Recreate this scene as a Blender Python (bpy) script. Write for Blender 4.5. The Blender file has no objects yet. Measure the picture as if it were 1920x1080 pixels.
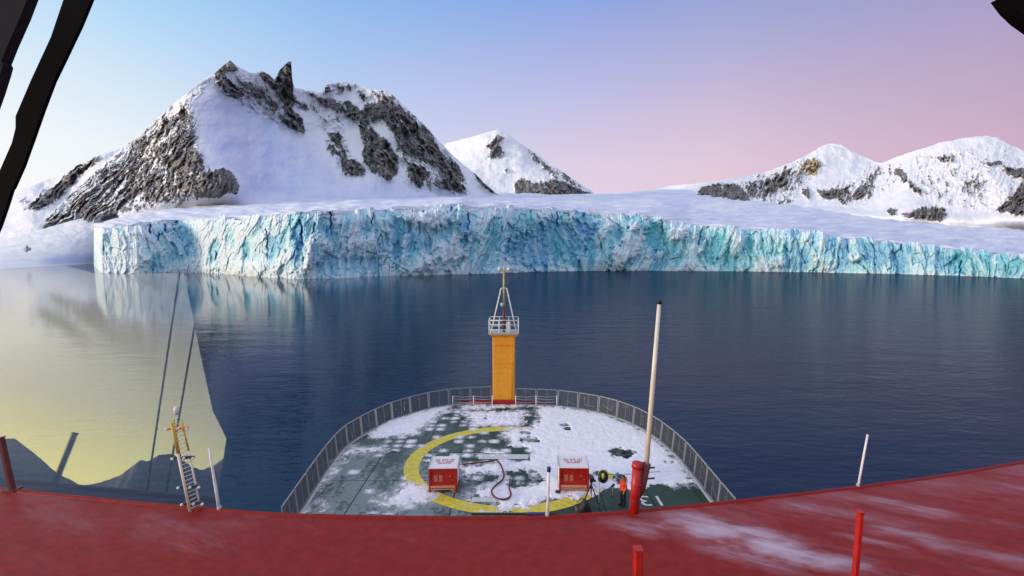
import bpy, bmesh, math, random
import numpy as np
from mathutils import Vector, Matrix
R = math.radians
random.seed(7)
S = bpy.context.scene
COL = S.collection

# ------------------------------------------------------------------ camera
F, CX, CY = 940.0, 960.0, 540.0
PITCH = R(3.77)
TILT = 16.5
CAM = np.array([0.0, 0.0, 22.5])
cd = bpy.data.cameras.new('camera')
co = bpy.data.objects.new('camera', cd)
COL.objects.link(co)
S.camera = co
co.location = CAM
co.rotation_euler = (R(90) - PITCH, 0, 0)
cd.sensor_width = 36
cd.lens = 36 * F / 1920
cd.clip_start = 0.05
cd.clip_end = 60000

# ------------------------------------------------------------------ world, sun, exposure
SUN_AZ = R(-106)          # clockwise from the bow: the low sun stands to the left, a little astern
GLOW_AZ = R(-117)         # middle of the sunset glow along the horizon
SUN_EL = R(9)
W = bpy.data.worlds.new('World')
S.world = W
W.use_nodes = True
nt = W.node_tree
nt.nodes.clear()
N = nt.nodes.new
L = nt.links.new
def math_node(t, op, a=None, b=None, c=None, clamp=False):
    n = t.nodes.new('ShaderNodeMath'); n.operation = op; n.use_clamp = clamp
    for i, v in enumerate((a, b, c)):
        if v is None: continue
        if isinstance(v, (int, float)): n.inputs[i].default_value = v
        else: t.links.new(v, n.inputs[i])
    return n.outputs[0]
def ramp_node(t, fac, stops, interp='LINEAR'):
    n = t.nodes.new('ShaderNodeValToRGB')
    cr = n.color_ramp; cr.interpolation = interp
    while len(cr.elements) < len(stops): cr.elements.new(0.5)
    for e, (p, c) in zip(cr.elements, stops):
        e.position = p; e.color = tuple(c) + ((1,) if len(c) == 3 else ())
    if fac is not None: t.links.new(fac, n.inputs[0])
    return n.outputs[0]
def mix_node(t, fac, a, b):
    n = t.nodes.new('ShaderNodeMix'); n.data_type = 'RGBA'
    for s, v in ((n.inputs[0], fac), (n.inputs[6], a), (n.inputs[7], b)):
        if isinstance(v, (int, float)): s.default_value = v
        elif isinstance(v, tuple): s.default_value = tuple(v) + ((1,) if len(v) == 3 else ())
        else: t.links.new(v, s)
    return n.outputs[2]
tc = N('ShaderNodeTexCoord')
sep = N('ShaderNodeSeparateXYZ'); L(tc.outputs['Generated'], sep.inputs[0])
hx, hy, hz = sep.outputs
hl = math_node(nt, 'SQRT', math_node(nt, 'ADD', math_node(nt, 'MULTIPLY', hx, hx), math_node(nt, 'ADD', math_node(nt, 'MULTIPLY', hy, hy), 1e-6)))
dt = math_node(nt, 'ADD', math_node(nt, 'MULTIPLY', hx, math.sin(GLOW_AZ)), math_node(nt, 'MULTIPLY', hy, math.cos(GLOW_AZ)))
toward = math_node(nt, 'MULTIPLY_ADD', math_node(nt, 'DIVIDE', dt, hl), 0.5, 0.5)     # 1 = towards the sunset
elev = math_node(nt, 'DIVIDE', math_node(nt, 'ARCSINE', math_node(nt, 'MAXIMUM', hz, 0.0)), math.pi / 2)
low = ramp_node(nt, toward, [(0.0, (.52, .30, .42)), (.03, (.64, .41, .54)), (.12, (.80, .58, .68)), (.215, (.78, .63, .77)), (.43, (.69, .72, .88)),
                             (.585, (.90, .91, .92)), (.70, (1.0, .97, .94)), (.85, (1.02, .98, .93)), (1.0, (1.1, 1.05, .95))])
mid = ramp_node(nt, toward, [(0.0, (.20, .22, .45)), (.03, (.25, .285, .56)), (.12, (.27, .34, .65)), (.215, (.26, .37, .75)), (.43, (.25, .47, .84)),
                             (.585, (.26, .58, .90)), (.75, (.50, .72, .95)), (1.0, (.68, .78, .95))])
top = (.80, .78, .96)
m1 = mix_node(nt, ramp_node(nt, elev, [(0.0, (0, 0, 0)), (.11, (.15,) * 3), (.29, (1, 1, 1))]), low, mid)
def times(a, b):
    n = nt.nodes.new('ShaderNodeMix'); n.data_type = 'RGBA'; n.blend_type = 'MULTIPLY'; n.inputs[0].default_value = 1
    nt.links.new(a, n.inputs[6]); nt.links.new(b, n.inputs[7]); return n.outputs[2]
glow = times(ramp_node(nt, toward, [(.80, (0, 0, 0)), (.955, (.65, .56, .03)), (1.0, (2.4, 2.25, .05))]),
             ramp_node(nt, elev, [(0.0, (1, 1, 1)), (.045, (.72,) * 3), (.10, (.28,) * 3), (.20, (0, 0, 0))]))
_n = nt.nodes.new('ShaderNodeMix'); _n.data_type = 'RGBA'; _n.blend_type = 'ADD'; _n.inputs[0].default_value = 1
nt.links.new(m1, _n.inputs[6]); nt.links.new(glow, _n.inputs[7]); m1 = _n.outputs[2]
m2 = mix_node(nt, ramp_node(nt, elev, [(.34, (0, 0, 0)), (.75, (1, 1, 1))], 'EASE'), m1, top)
sky = N('ShaderNodeTexSky'); sky.sky_type = 'NISHITA'; sky.sun_disc = False
sky.sun_elevation = R(3); sky.sun_rotation = SUN_AZ
bg = N('ShaderNodeBackground'); L(m2, bg.inputs[0]); bg.inputs[1].default_value = 1.0
bg2 = N('ShaderNodeBackground'); L(sky.outputs[0], bg2.inputs[0]); bg2.inputs[1].default_value = 0.02
ads = N('ShaderNodeAddShader'); L(bg.outputs[0], ads.inputs[0]); L(bg2.outputs[0], ads.inputs[1])
wo = N('ShaderNodeOutputWorld'); L(ads.outputs[0], wo.inputs[0])

sd = bpy.data.lights.new('sun', 'SUN'); so = bpy.data.objects.new('sun', sd); COL.objects.link(so)
sd.energy = 2.5; sd.angle = R(12); sd.color = (1.0, .80, .62)
sdir = Vector((math.sin(SUN_AZ) * math.cos(SUN_EL), math.cos(SUN_AZ) * math.cos(SUN_EL), math.sin(SUN_EL)))
so.rotation_euler = sdir.to_track_quat('Z', 'Y').to_euler()
so.location = (-40, -40, 60)
S.view_settings.view_transform = 'Standard'
S.view_settings.look = 'None'
S.view_settings.gamma = 1
S.view_settings.exposure = 0.0
S.view_settings.use_curve_mapping = False

# ------------------------------------------------------------------ surveying helpers
_c, _s = math.cos(PITCH), math.sin(PITCH)
def ray(px, py):
    px = np.asarray(px, float); py = np.asarray(py, float)
    a = (px - CX) / F; b = (CY - py) / F
    return np.stack([a + 0 * b, _c + b * _s + 0 * a, -_s + b * _c + 0 * a], -1)
def on_plane(px, py, z):
    d = ray(px, py); k = (z - CAM[2]) / d[..., 2]
    return CAM + d * k[..., None]
def at_y(px, py, y):
    d = ray(px, py); return CAM + d * (y / d[1])
def at_range(px, py, r):
    d = ray(px, py); h = np.hypot(d[..., 0], d[..., 1])
    return CAM + d * (r / h)[..., None]
def pl(pts, x):
    p = np.array(pts, float); return np.interp(x, p[:, 0], p[:, 1])

# ------------------------------------------------------------------ noise
_rng = np.random.RandomState(3)
_P = np.concatenate([_rng.permutation(256)] * 3)
_G = _rng.uniform(0, 2 * np.pi, 256)
def perlin(x, y, seed=0):
    x = np.asarray(x, float) + seed * 17.31; y = np.asarray(y, float) + seed * 9.17
    xi = np.floor(x).astype(int); yi = np.floor(y).astype(int); xf = x - xi; yf = y - yi
    u = xf ** 3 * (xf * (xf * 6 - 15) + 10); v = yf ** 3 * (yf * (yf * 6 - 15) + 10)
    def g(ix, iy, fx, fy):
        a = _G[_P[_P[ix & 255] + (iy & 255)]]; return np.cos(a) * fx + np.sin(a) * fy
    a = g(xi, yi, xf, yf); b = g(xi + 1, yi, xf - 1, yf); c = g(xi, yi + 1, xf, yf - 1); d = g(xi + 1, yi + 1, xf - 1, yf - 1)
    return (a + u * (b - a) + v * ((c + u * (d - c)) - (a + u * (b - a)))) * 1.5
def fbm(x, y, o=5, seed=0, gain=.5):
    r = 0; a = 1; t = 0
    for i in range(o):
        r = r + a * perlin(x * 2 ** i, y * 2 ** i, seed + i * 3); t += a; a *= gain
    return r / t * 1.4
def ridged(x, y, o=4, seed=0):
    r = 0; a = 1; t = 0
    for i in range(o):
        r = r + a * (1 - np.abs(perlin(x * 2 ** i, y * 2 ** i, seed + i * 5)) * 2); t += a; a *= .5
    return r / t
def worley(x, y, seed=0):
    """distance to nearest and second cell point, and the nearest cell's random value"""
    xi = np.floor(x).astype(int); yi = np.floor(y).astype(int)
    f1 = np.full(x.shape, 9.0); f2 = np.full(x.shape, 9.0); v = np.zeros(x.shape)
    for i in (-1, 0, 1):
        for j in (-1, 0, 1):
            h = _P[_P[(xi + i + seed) & 255] + ((yi + j) & 255)]
            h2 = _P[h + 77]
            d = np.hypot(xi + i + h / 255 - x, yi + j + h2 / 255 - y)
            c = d < f1
            f2 = np.where(c, f1, np.minimum(f2, d)); f1 = np.where(c, d, f1); v = np.where(c, _P[h + 131] / 255, v)
    return f1, f2, v
def sstep(a, b, x):
    t = np.clip((x - a) / (b - a), 0, 1); return t * t * (3 - 2 * t)
def poly_sdf(poly, x, y):
    """signed distance, positive inside"""
    p = np.array(poly, float); d = np.full(x.shape, 1e9); ins = np.zeros(x.shape, bool); n = len(p)
    for i in range(n):
        ax, ay = p[i]; bx, by = p[(i + 1) % n]
        ex, ey = bx - ax, by - ay
        t = np.clip(((x - ax) * ex + (y - ay) * ey) / (ex * ex + ey * ey + 1e-12), 0, 1)
        d = np.minimum(d, np.hypot(x - ax - t * ex, y - ay - t * ey))
        if ay != by:
            c = ((ay > y) != (by > y)) & (x < (bx - ax) * (y - ay) / (by - ay) + ax); ins ^= c
    return np.where(ins, d, -d)
def tps(ctrl):
    c = np.array(ctrl, float); n = len(c); P = c[:, :2] / 100
    def U(r): return np.where(r > 1e-9, r * r * np.log(r + 1e-12), 0)
    K = U(np.hypot(P[:, None, 0] - P[None, :, 0], P[:, None, 1] - P[None, :, 1])) + np.eye(n) * .05
    A = np.zeros((n + 3, n + 3)); A[:n, :n] = K; A[:n, n] = 1; A[:n, n + 1:] = P; A[n, :n] = 1; A[n + 1:, :n] = P.T
    w = np.linalg.solve(A, np.concatenate([c[:, 2], [0, 0, 0]]))
    def f(x, y):
        x = x / 100; y = y / 100; r = w[n] + w[n + 1] * x + w[n + 2] * y
        for i in range(n): r = r + w[i] * U(np.hypot(x - P[i, 0], y - P[i, 1]))
        return r
    return f

# ------------------------------------------------------------------ object helpers
def link(name, me, mat=None, parent=None):
    o = bpy.data.objects.new(name, me); COL.objects.link(o)
    if mat is not None and me is not None and len(me.materials) == 0: me.materials.append(mat)
    if parent is not None: o.parent = parent
    return o
def tag(o, label=None, cat=None, group=None, kind=None):
    if label: o['label'] = label
    if cat: o['category'] = cat
    if group: o['group'] = group
    if kind: o['kind'] = kind
    return o
def thing(name, label, cat, loc=(0, 0, 0), rz=0, group=None):
    o = bpy.data.objects.new(name, None); COL.objects.link(o)
    o.location = loc; o.rotation_euler = (0, 0, rz); o.empty_display_size = .2
    return tag(o, label, cat, group)
class MB:
    def __init__(s): s.v = []; s.f = []
    def add(s, v, f):
        b = len(s.v); s.v += [tuple(map(float, q)) for q in v]; s.f += [tuple(i + b for i in q) for q in f]; return s
    def box(s, c, d, m=None):
        x, y, z = (q / 2 for q in d)
        v = [Vector((a, b, e)) for a in (-x, x) for b in (-y, y) for e in (-z, z)]
        if m is not None: v = [m @ q for q in v]
        v = [q + Vector(c) for q in v]
        return s.add(v, [(0, 1, 3, 2), (4, 6, 7, 5), (0, 4, 5, 1), (2, 3, 7, 6), (0, 2, 6, 4), (1, 5, 7, 3)])
    def bar(s, a, b, w, h=None):
        a = Vector(a); b = Vector(b); d = b - a
        m = d.to_track_quat('Z', 'Y').to_matrix()
        return s.box((a + b) / 2, (w, h or w, d.length), m)
    def tube(s, pts, r, n=10, cap=True):
        pts = [Vector(p) for p in pts]; rr = r if isinstance(r, (list, tuple)) else [r] * len(pts)
        base = len(s.v); up = None
        for i, p in enumerate(pts):
            d = (pts[min(i + 1, len(pts) - 1)] - pts[max(i - 1, 0)]).normalized()
            if up is None: up = Vector((1, 0, 0)) if abs(d.x) < .8 else Vector((0, 1, 0))
            u = (up - d * up.dot(d)).normalized(); up = u; w = d.cross(u)
            for k in range(n):
                a = 2 * math.pi * k / n; s.v.append(tuple(p + (u * math.cos(a) + w * math.sin(a)) * rr[i]))
        for i in range(len(pts) - 1):
            for k in range(n):
                k2 = (k + 1) % n
                s.f.append((base + i * n + k, base + i * n + k2, base + (i + 1) * n + k2, base + (i + 1) * n + k))
        if cap:
            s.f.append(tuple(base + k for k in reversed(range(n)))); e = base + (len(pts) - 1) * n
            s.f.append(tuple(e + k for k in range(n)))
        return s
    def prism(s, poly, z0, z1):
        n = len(poly)
        v = [(p[0], p[1], z0) for p in poly] + [(p[0], p[1], z1) for p in poly]
        return s.add(v, [tuple(reversed(range(n))), tuple(range(n, 2 * n))] + [(i, (i + 1) % n, n + (i + 1) % n, n + i) for i in range(n)])
    def mesh(s, name, smooth=False, bevel=0):
        me = bpy.data.meshes.new(name); me.from_pydata(s.v, [], s.f)
        bm = bmesh.new(); bm.from_mesh(me)
        bmesh.ops.recalc_face_normals(bm, faces=bm.faces)
        if bevel: bmesh.ops.bevel(bm, geom=bm.edges[:], offset=bevel, segments=1, affect='EDGES', clamp_overlap=True)
        bm.to_mesh(me); bm.free()
        if smooth:
            for p in me.polygons: p.use_smooth = True
        return me
    def build(s, name, mat, parent=None, smooth=False, bevel=0):
        return link(name, s.mesh(name, smooth, bevel), mat, parent)
def grid_mesh(name, P, attrs=None, smooth=True, keep=None):
    """P: (rows, cols, 3) array of points"""
    nr, nc = P.shape[:2]
    idx = np.arange(nr * nc).reshape(nr, nc)
    q = np.stack([idx[:-1, :-1], idx[:-1, 1:], idx[1:, 1:], idx[1:, :-1]], -1).reshape(-1, 4)
    if keep is not None: q = q[keep.reshape(-1)]
    used = np.unique(q); remap = np.full(nr * nc, -1); remap[used] = np.arange(len(used))
    q = remap[q]; V = P.reshape(-1, 3)[used]
    me = bpy.data.meshes.new(name)
    me.vertices.add(len(V)); me.vertices.foreach_set('co', V.astype(np.float32).ravel())
    me.loops.add(q.size); me.loops.foreach_set('vertex_index', q.astype(np.int32).ravel())
    me.polygons.add(len(q)); me.polygons.foreach_set('loop_start', np.arange(0, q.size, 4, dtype=np.int32))
    me.polygons.foreach_set('loop_total', np.full(len(q), 4, dtype=np.int32))
    me.polygons.foreach_set('use_smooth', np.full(len(q), smooth))
    if attrs is not None:
        a = me.attributes.new('cover', 'FLOAT_COLOR', 'POINT')
        c = np.concatenate([attrs.reshape(-1, 3)[used], np.ones((len(V), 1))], 1)
        a.data.foreach_set('color', c.astype(np.float32).ravel())
    me.update(calc_edges=True); me.validate()
    return me

# ------------------------------------------------------------------ materials
def new_mat(name):
    m = bpy.data.materials.new(name); m.use_nodes = True
    t = m.node_tree; b = t.nodes['Principled BSDF']; return m, t, b
def noise_node(t, scale, detail=4, vec=None, rough=.55, stretch=None):
    n = t.nodes.new('ShaderNodeTexNoise'); n.inputs['Scale'].default_value = scale
    n.inputs['Detail'].default_value = detail; n.inputs['Roughness'].default_value = rough
    if vec is not None:
        if stretch:
            mp = t.nodes.new('ShaderNodeMapping'); mp.inputs['Scale'].default_value = stretch
            t.links.new(vec, mp.inputs[0]); vec = mp.outputs[0]
        t.links.new(vec, n.inputs['Vector'])
    return n.outputs['Fac']
def position(t):
    return t.nodes.new('ShaderNodeNewGeometry').outputs['Position']
def bump_node(t, b, h, strength, dist):
    n = t.nodes.new('ShaderNodeBump'); n.inputs['Strength'].default_value = strength; n.inputs['Distance'].default_value = dist
    t.links.new(h, n.inputs['Height']); t.links.new(n.outputs[0], b.inputs['Normal'])
def simple(name, col, rough=.5, metal=0, var=.18, scale=6, frost=0, bump=.0, spec=.5):
    m, t, b = new_mat(name)
    b.inputs['Specular IOR Level'].default_value = spec
    p = t.nodes.new('ShaderNodeTexCoord').outputs['Object']
    n = noise_node(t, scale, 5, p)
    dark = tuple(c * (1 - var) for c in col); lite = tuple(min(1, c * (1 + var)) for c in col)
    c = ramp_node(t, n, [(.3, dark), (.7, lite)])
    if frost:
        f = ramp_node(t, noise_node(t, scale * 2.3, 6, p, .7), [(.52, (0, 0, 0)), (.75, (frost,) * 3)])
        c = mix_node(t, f, c, (.62, .62, .68))
    t.links.new(c, b.inputs['Base Color'])
    b.inputs['Roughness'].default_value = rough; b.inputs['Metallic'].default_value = metal
    if bump: bump_node(t, b, n, bump, .01)
    return m
def terrain_mat():
    m, t, b = new_mat('snow_and_rock')
    at = t.nodes.new('ShaderNodeAttribute'); at.attribute_name = 'cover'
    sp = t.nodes.new('ShaderNodeSeparateColor'); t.links.new(at.outputs['Color'], sp.inputs[0])
    p = position(t)
    fine = noise_node(t, .075, 9, p, .72)
    fine2 = noise_node(t, .012, 6, p, .6)
    msk = math_node(t, 'ADD', sp.outputs[0], math_node(t, 'MULTIPLY', math_node(t, 'SUBTRACT', fine, .5), .85))
    msk = ramp_node(t, msk, [(.38, (0, 0, 0)), (.66, (1, 1, 1))])
    rock = ramp_node(t, noise_node(t, .03, 8, p, .75), [(.30, (.040, .041, .047)), (.5, (.125, .115, .110)), (.66, (.29, .255, .225))])
    rock = mix_node(t, sp.outputs[1], rock, ramp_node(t, fine, [(.35, (.30, .20, .08)), (.65, (.52, .40, .20))]))
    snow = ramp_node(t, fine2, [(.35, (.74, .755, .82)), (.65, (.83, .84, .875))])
    snow = mix_node(t, sp.outputs[2], snow, (.43, .53, .84))  # third channel: blue ice, plus lavender shade painted into the snow
    dust = ramp_node(t, noise_node(t, .16, 6, p, .7), [(.50, (1, 1, 1)), (.72, (.35,) * 3)])       # snow caught on the ledges
    msk = math_node(t, 'MULTIPLY', msk, dust)
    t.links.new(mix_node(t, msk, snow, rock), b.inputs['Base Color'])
    b.inputs['Roughness'].default_value = .8; b.inputs['Specular IOR Level'].default_value = .15
    bump_node(t, b, fine, .5, 3.0)
    return m
def ice_mat():
    m, t, b = new_mat('glacier_ice')
    at = t.nodes.new('ShaderNodeAttribute'); at.attribute_name = 'cover'
    sp = t.nodes.new('ShaderNodeSeparateColor'); t.links.new(at.outputs['Color'], sp.inputs[0])
    p = position(t)
    fine = noise_node(t, .11, 8, p, .7)
    v = math_node(t, 'ADD', sp.outputs[0], math_node(t, 'MULTIPLY', math_node(t, 'SUBTRACT', fine, .5), .55))
    hue = noise_node(t, .012, 3, p)
    teal = mix_node(t, ramp_node(t, hue, [(.42, (0, 0, 0)), (.58, (1, 1, 1))]), (.21, .60, .68), (.24, .52, .72))
    pale = (.54, .79, .85)
    c = mix_node(t, ramp_node(t, v, [(.25, (0, 0, 0)), (.52, (1, 1, 1))]), (.74, .83, .88), pale)
    c = mix_node(t, ramp_node(t, v, [(.50, (0, 0, 0)), (.95, (1, 1, 1))]), c, teal)
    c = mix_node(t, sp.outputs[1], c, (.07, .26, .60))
    c = mix_node(t, math_node(t, 'MULTIPLY', sp.outputs[2], .6), c, (.30, .29, .25))
    t.links.new(c, b.inputs['Base Color'])
    b.inputs['Roughness'].default_value = .55
    bump_node(t, b, fine, .8, 2.5)
    return m
def water_mat():
    m, t, b = new_mat('sea_water')
    p = position(t)
    b.inputs['Base Color'].default_value = (.013, .036, .074, 1)
    b.inputs['Roughness'].default_value = .06
    b.inputs['IOR'].default_value = 1.33
    a = noise_node(t, .9, 3, p, .5, (.45, 1, 1))
    c = noise_node(t, .12, 3, p, .5, (.5, 1, 1))
    patch = ramp_node(t, noise_node(t, .006, 3, p, .5, (.4, 1, 1)), [(.35, (.6,) * 3), (.65, (1, 1, 1))])
    sx = t.nodes.new('ShaderNodeSeparateXYZ'); t.links.new(p, sx.inputs[0])
    calm = t.nodes.new('ShaderNodeMapRange'); calm.inputs[1].default_value = -18; calm.inputs[2].default_value = -135     # sheltered water under the mountain
    calm.inputs[3].default_value = 1.0; calm.inputs[4].default_value = .10; t.links.new(sx.outputs[0], calm.inputs[0])
    h = math_node(t, 'MULTIPLY', math_node(t, 'ADD', math_node(t, 'MULTIPLY', a, .30), math_node(t, 'MULTIPLY', c, .9)), math_node(t, 'MULTIPLY', patch, calm.outputs[0]))
    bump_node(t, b, h, 1.0, .42)
    b.inputs['Specular IOR Level'].default_value = 0.0; b.inputs['Roughness'].default_value = .5
    gl = t.nodes.new('ShaderNodeBsdfGlossy'); gl.inputs['Roughness'].default_value = .05
    fr = t.nodes.new('ShaderNodeFresnel'); fr.inputs['IOR'].default_value = 1.46
    bn = [n for n in t.nodes if n.type == 'BUMP'][0]
    t.links.new(bn.outputs[0], gl.inputs['Normal']); t.links.new(bn.outputs[0], fr.inputs['Normal'])
    keep = t.nodes.new('ShaderNodeMapRange'); keep.inputs[1].default_value = .10; keep.inputs[2].default_value = 1.0   # ruffled water mirrors less
    keep.inputs[3].default_value = 1.0; keep.inputs[4].default_value = .33; t.links.new(calm.outputs[0], keep.inputs[0])
    mx = t.nodes.new('ShaderNodeMixShader'); t.links.new(math_node(t, 'MULTIPLY', fr.outputs[0], keep.outputs[0]), mx.inputs[0])
    t.links.new(b.outputs[0], mx.inputs[1]); t.links.new(gl.outputs[0], mx.inputs[2])
    t.links.new(mx.outputs[0], t.nodes['Material Output'].inputs[0])
    return m
def deck_mat():
    m, t, b = new_mat('green_deck_paint')
    p = position(t)
    n1 = noise_node(t, .8, 7, p, .7, (1.4, .5, 1)); n2 = noise_node(t, 3.0, 7, p, .75); n3 = noise_node(t, .16, 3, p)
    f = math_node(t, 'ADD', math_node(t, 'MULTIPLY', n1, .55), math_node(t, 'ADD', math_node(t, 'MULTIPLY', n2, .5), math_node(t, 'MULTIPLY', n3, .6)))
    sx = t.nodes.new('ShaderNodeSeparateXYZ'); t.links.new(p, sx.inputs[0])
    ax = math_node(t, 'MULTIPLY_ADD', sx.outputs[0], -.030, -.02)          # the port side is frosted over, the bow and the starboard quarter stay green
    ay = math_node(t, 'MULTIPLY_ADD', sx.outputs[1], -.018, .60)
    f = math_node(t, 'ADD', f, math_node(t, 'ADD', math_node(t, 'MINIMUM', ax, .14), math_node(t, 'MINIMUM', math_node(t, 'MAXIMUM', ay, -.12), .06)))
    fr = ramp_node(t, f, [(.77, (0, 0, 0)), (.97, (.22,) * 3), (1.14, (.52,) * 3)])
    base = ramp_node(t, n2, [(.3, (.007, .030, .018)), (.7, (.017, .060, .038))])
    t.links.new(mix_node(t, fr, base, (.36, .42, .43)), b.inputs['Base Color'])
    b.inputs['Roughness'].default_value = .65
    bump_node(t, b, n2, .3, .01)
    return m
def snow_mat(name='deck_snow', thin=True):
    m, t, b = new_mat(name)
    p = position(t)
    n = noise_node(t, 2.2, 8, p, .7)
    t.links.new(ramp_node(t, n, [(.3, (.74, .73, .80)), (.6, (.90, .88, .90))]), b.inputs['Base Color'])
    b.inputs['Roughness'].default_value = .8
    bump_node(t, b, noise_node(t, 7, 6, p, .7), .55, .05)
    if thin:                                     # a film of frost where the snow runs out: the deck shows through it
        at = t.nodes.new('ShaderNodeAttribute'); at.attribute_name = 'cover'
        sp = t.nodes.new('ShaderNodeSeparateColor'); t.links.new(at.outputs['Color'], sp.inputs[0])
        f = math_node(t, 'ADD', sp.outputs[0], math_node(t, 'MULTIPLY', math_node(t, 'SUBTRACT', noise_node(t, 5.5, 8, p, .75), .5), 1.5))
        a = ramp_node(t, f, [(.0, (0, 0, 0)), (.30, (.30,) * 3), (.62, (.95,) * 3), (.8, (1, 1, 1))])
        tr = t.nodes.new('ShaderNodeBsdfTransparent'); mx = t.nodes.new('ShaderNodeMixShader')
        t.links.new(a, mx.inputs[0]); t.links.new(tr.outputs[0], mx.inputs[1]); t.links.new(b.outputs[0], mx.inputs[2])
        t.links.new(mx.outputs[0], t.nodes['Material Output'].inputs[0])
    return m
def roof_mat():
    m, t, b = new_mat('red_deckhouse_paint'); b.inputs['Specular IOR Level'].default_value = .15
    p = position(t)
    at = t.nodes.new('ShaderNodeAttribute'); at.attribute_name = 'cover'
    sp = t.nodes.new('ShaderNodeSeparateColor'); t.links.new(at.outputs['Color'], sp.inputs[0])
    rt = t.nodes.new('ShaderNodeVectorRotate'); rt.rotation_type = 'Z_AXIS'; rt.inputs['Angle'].default_value = .5; t.links.new(p, rt.inputs[0])
    n1 = noise_node(t, 3.2, 10, rt.outputs[0], .78, (.45, 2.4, 1)); n2 = noise_node(t, 6, 5, p, .6)
    base = ramp_node(t, n2, [(.3, (.20, .013, .010)), (.7, (.29, .021, .015))])
    f = math_node(t, 'ADD', sp.outputs[0], math_node(t, 'MULTIPLY', math_node(t, 'SUBTRACT', n1, .5), 1.0))
    fr = ramp_node(t, f, [(.22, (.0,) * 3), (.48, (.13,) * 3), (.72, (.45,) * 3), (1.05, (.85,) * 3)])
    t.links.new(mix_node(t, fr, base, (.58, .48, .58)), b.inputs['Base Color'])
    t.links.new(ramp_node(t, n1, [(.3, (.40,) * 3), (.7, (.65,) * 3)]), b.inputs['Roughness'])
    bump_node(t, b, n2, .15, .01)
    return m
M_TERR = terrain_mat(); M_ICE = ice_mat(); M_SEA = water_mat(); M_DECK = deck_mat(); M_SNOW = snow_mat(); M_ROOF = roof_mat()
M_RED = simple('red_paint', (.42, .012, .010), .4, var=.25)
M_SEAM = simple('red_weld_seam', (.30, .02, .015), .5, var=.3, scale=9, frost=.35)
M_RAIL = simple('weathered_rail_steel', (.27, .275, .285), .55, .1)
M_OCHRE = simple('faded_yellow_paint', (.60, .42, .06), .5)
M_OLIVE = simple('stained_buff_paint', (.46, .37, .17), .5, var=.3)
M_GREEN = simple('dark_green_primer', (.008, .02, .015), .7)
M_HULL = simple('red_hull_paint', (.33, .018, .014), .45)
M_YEL = simple('yellow_mast_paint', (.80, .33, .015), .45, var=.10, scale=3)
M_LINE = simple('yellow_marking_paint', (.64, .53, .03), .6, var=.2, scale=3, frost=.5)
M_WLINE = simple('white_marking_paint', (.55, .58, .56), .6, var=.2, frost=.5)
M_STEEL = simple('galvanised_steel', (.38, .39, .41), .5, .15)
M_DSTEEL = simple('dark_steel', (.06, .06, .065), .5, .2)
M_NET = simple('net_wire', (.075, .078, .085), .6, .1)
M_WHITE = simple('white_paint', (.78, .76, .76), .45, var=.06, frost=.3)
M_CREAM = simple('cream_paint', (.74, .68, .55), .45, var=.08)
M_BLACK = simple('black_rubber', (.012, .012, .014), .5)
M_NAVY = simple('navy_plastic', (.02, .025, .12), .4)
M_BROWN = simple('dark_red_primer', (.13, .022, .018), .5)
M_HOSE = simple('maroon_hose', (.10, .010, .018), .5)
M_PINK = simple('bare_salmon_timber', (.62, .27, .17), .7)
M_ORANGE = simple('orange_red_jacket', (.72, .055, .008), .65)
M_TROUS = simple('black_trousers', (.012, .013, .016), .8)
M_SKIN = simple('skin', (.50, .28, .20), .5)
M_LAMPY = simple('yellow_lamp_housing', (.85, .72, .05), .4)
M_LENS = simple('pale_cyan_lens', (.55, .88, .88), .2)
M_FRAME = simple('black_window_frame', (.004, .004, .005), .8, var=.3, spec=.05)
M_FRAME2 = simple('dark_grey_window_frame', (.018, .019, .023), .8, var=.3, spec=.1)

# ------------------------------------------------------------------ sea
def sea():
    e = 14000
    return MB().add([(-e, -e, 0), (e, -e, 0), (e, e, 0), (-e, e, 0)], [(0, 1, 2, 3)]).build('sea', M_SEA)
tag(sea(), kind='structure')

# ------------------------------------------------------------------ glacier: cliff and snowfield
WATERLINE = [(170, 513), (182, 512), (260, 513), (340, 510), (420, 514), (500, 520), (560, 523.5), (640, 521), (700, 518), (800, 515.5), (900, 513.5),
             (1000, 510), (1050, 508.5), (1150, 508), (1300, 508), (1500, 510), (1650, 513), (1800, 517), (1920, 522), (2060, 529), (2300, 540)]
CLIFFTOP = [(170, 428), (185, 429), (250, 421), (330, 413), (430, 409), (500, 405), (560, 399), (640, 396), (700, 394), (760, 390), (830, 387), (868, 383),
            (885, 388), (960, 389), (1000, 391), (1100, 397), (1200, 405), (1250, 411), (1290, 419), (1400, 428), (1500, 434), (1600, 446),
            (1700, 457), (1800, 467), (1920, 479), (2060, 492), (2300, 505)]
def smooth_curve(pts, w=14):
    x = np.arange(pts[0][0], pts[-1][0] + 1, 2.0); y = pl(pts, x)
    k = np.hanning(2 * w + 1); k /= k.sum()
    yy = np.convolve(np.pad(y, w, mode='reflect', reflect_type='odd'), k, 'valid')
    return np.stack([x, yy], -1)
WATERLINE = smooth_curve(WATERLINE); CLIFFTOP = smooth_curve(CLIFFTOP, 6)
def water_range(px):
    py = pl(WATERLINE, px)
    p = on_plane(px, py, 0.0); return np.hypot(p[..., 0], p[..., 1])
def cliff_r(px):
    return water_range(px) + np.clip(192 - px, 0, 60) ** 1.5 * 9
FAR_ROW = [(120, 430), (176, 424), (190, 420), (240, 400), (300, 386), (400, 374), (600, 364), (900, 362), (1130, 365), (1250, 354), (1400, 362), (1650, 384), (1920, 396), (2300, 410)]
FAR_R = [(120, 2300), (400, 2600), (900, 3300), (1300, 3600), (2300, 3600)]
FAR_ROW = smooth_curve(FAR_ROW, 40); FAR_R = smooth_curve(FAR_R, 60)
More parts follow.
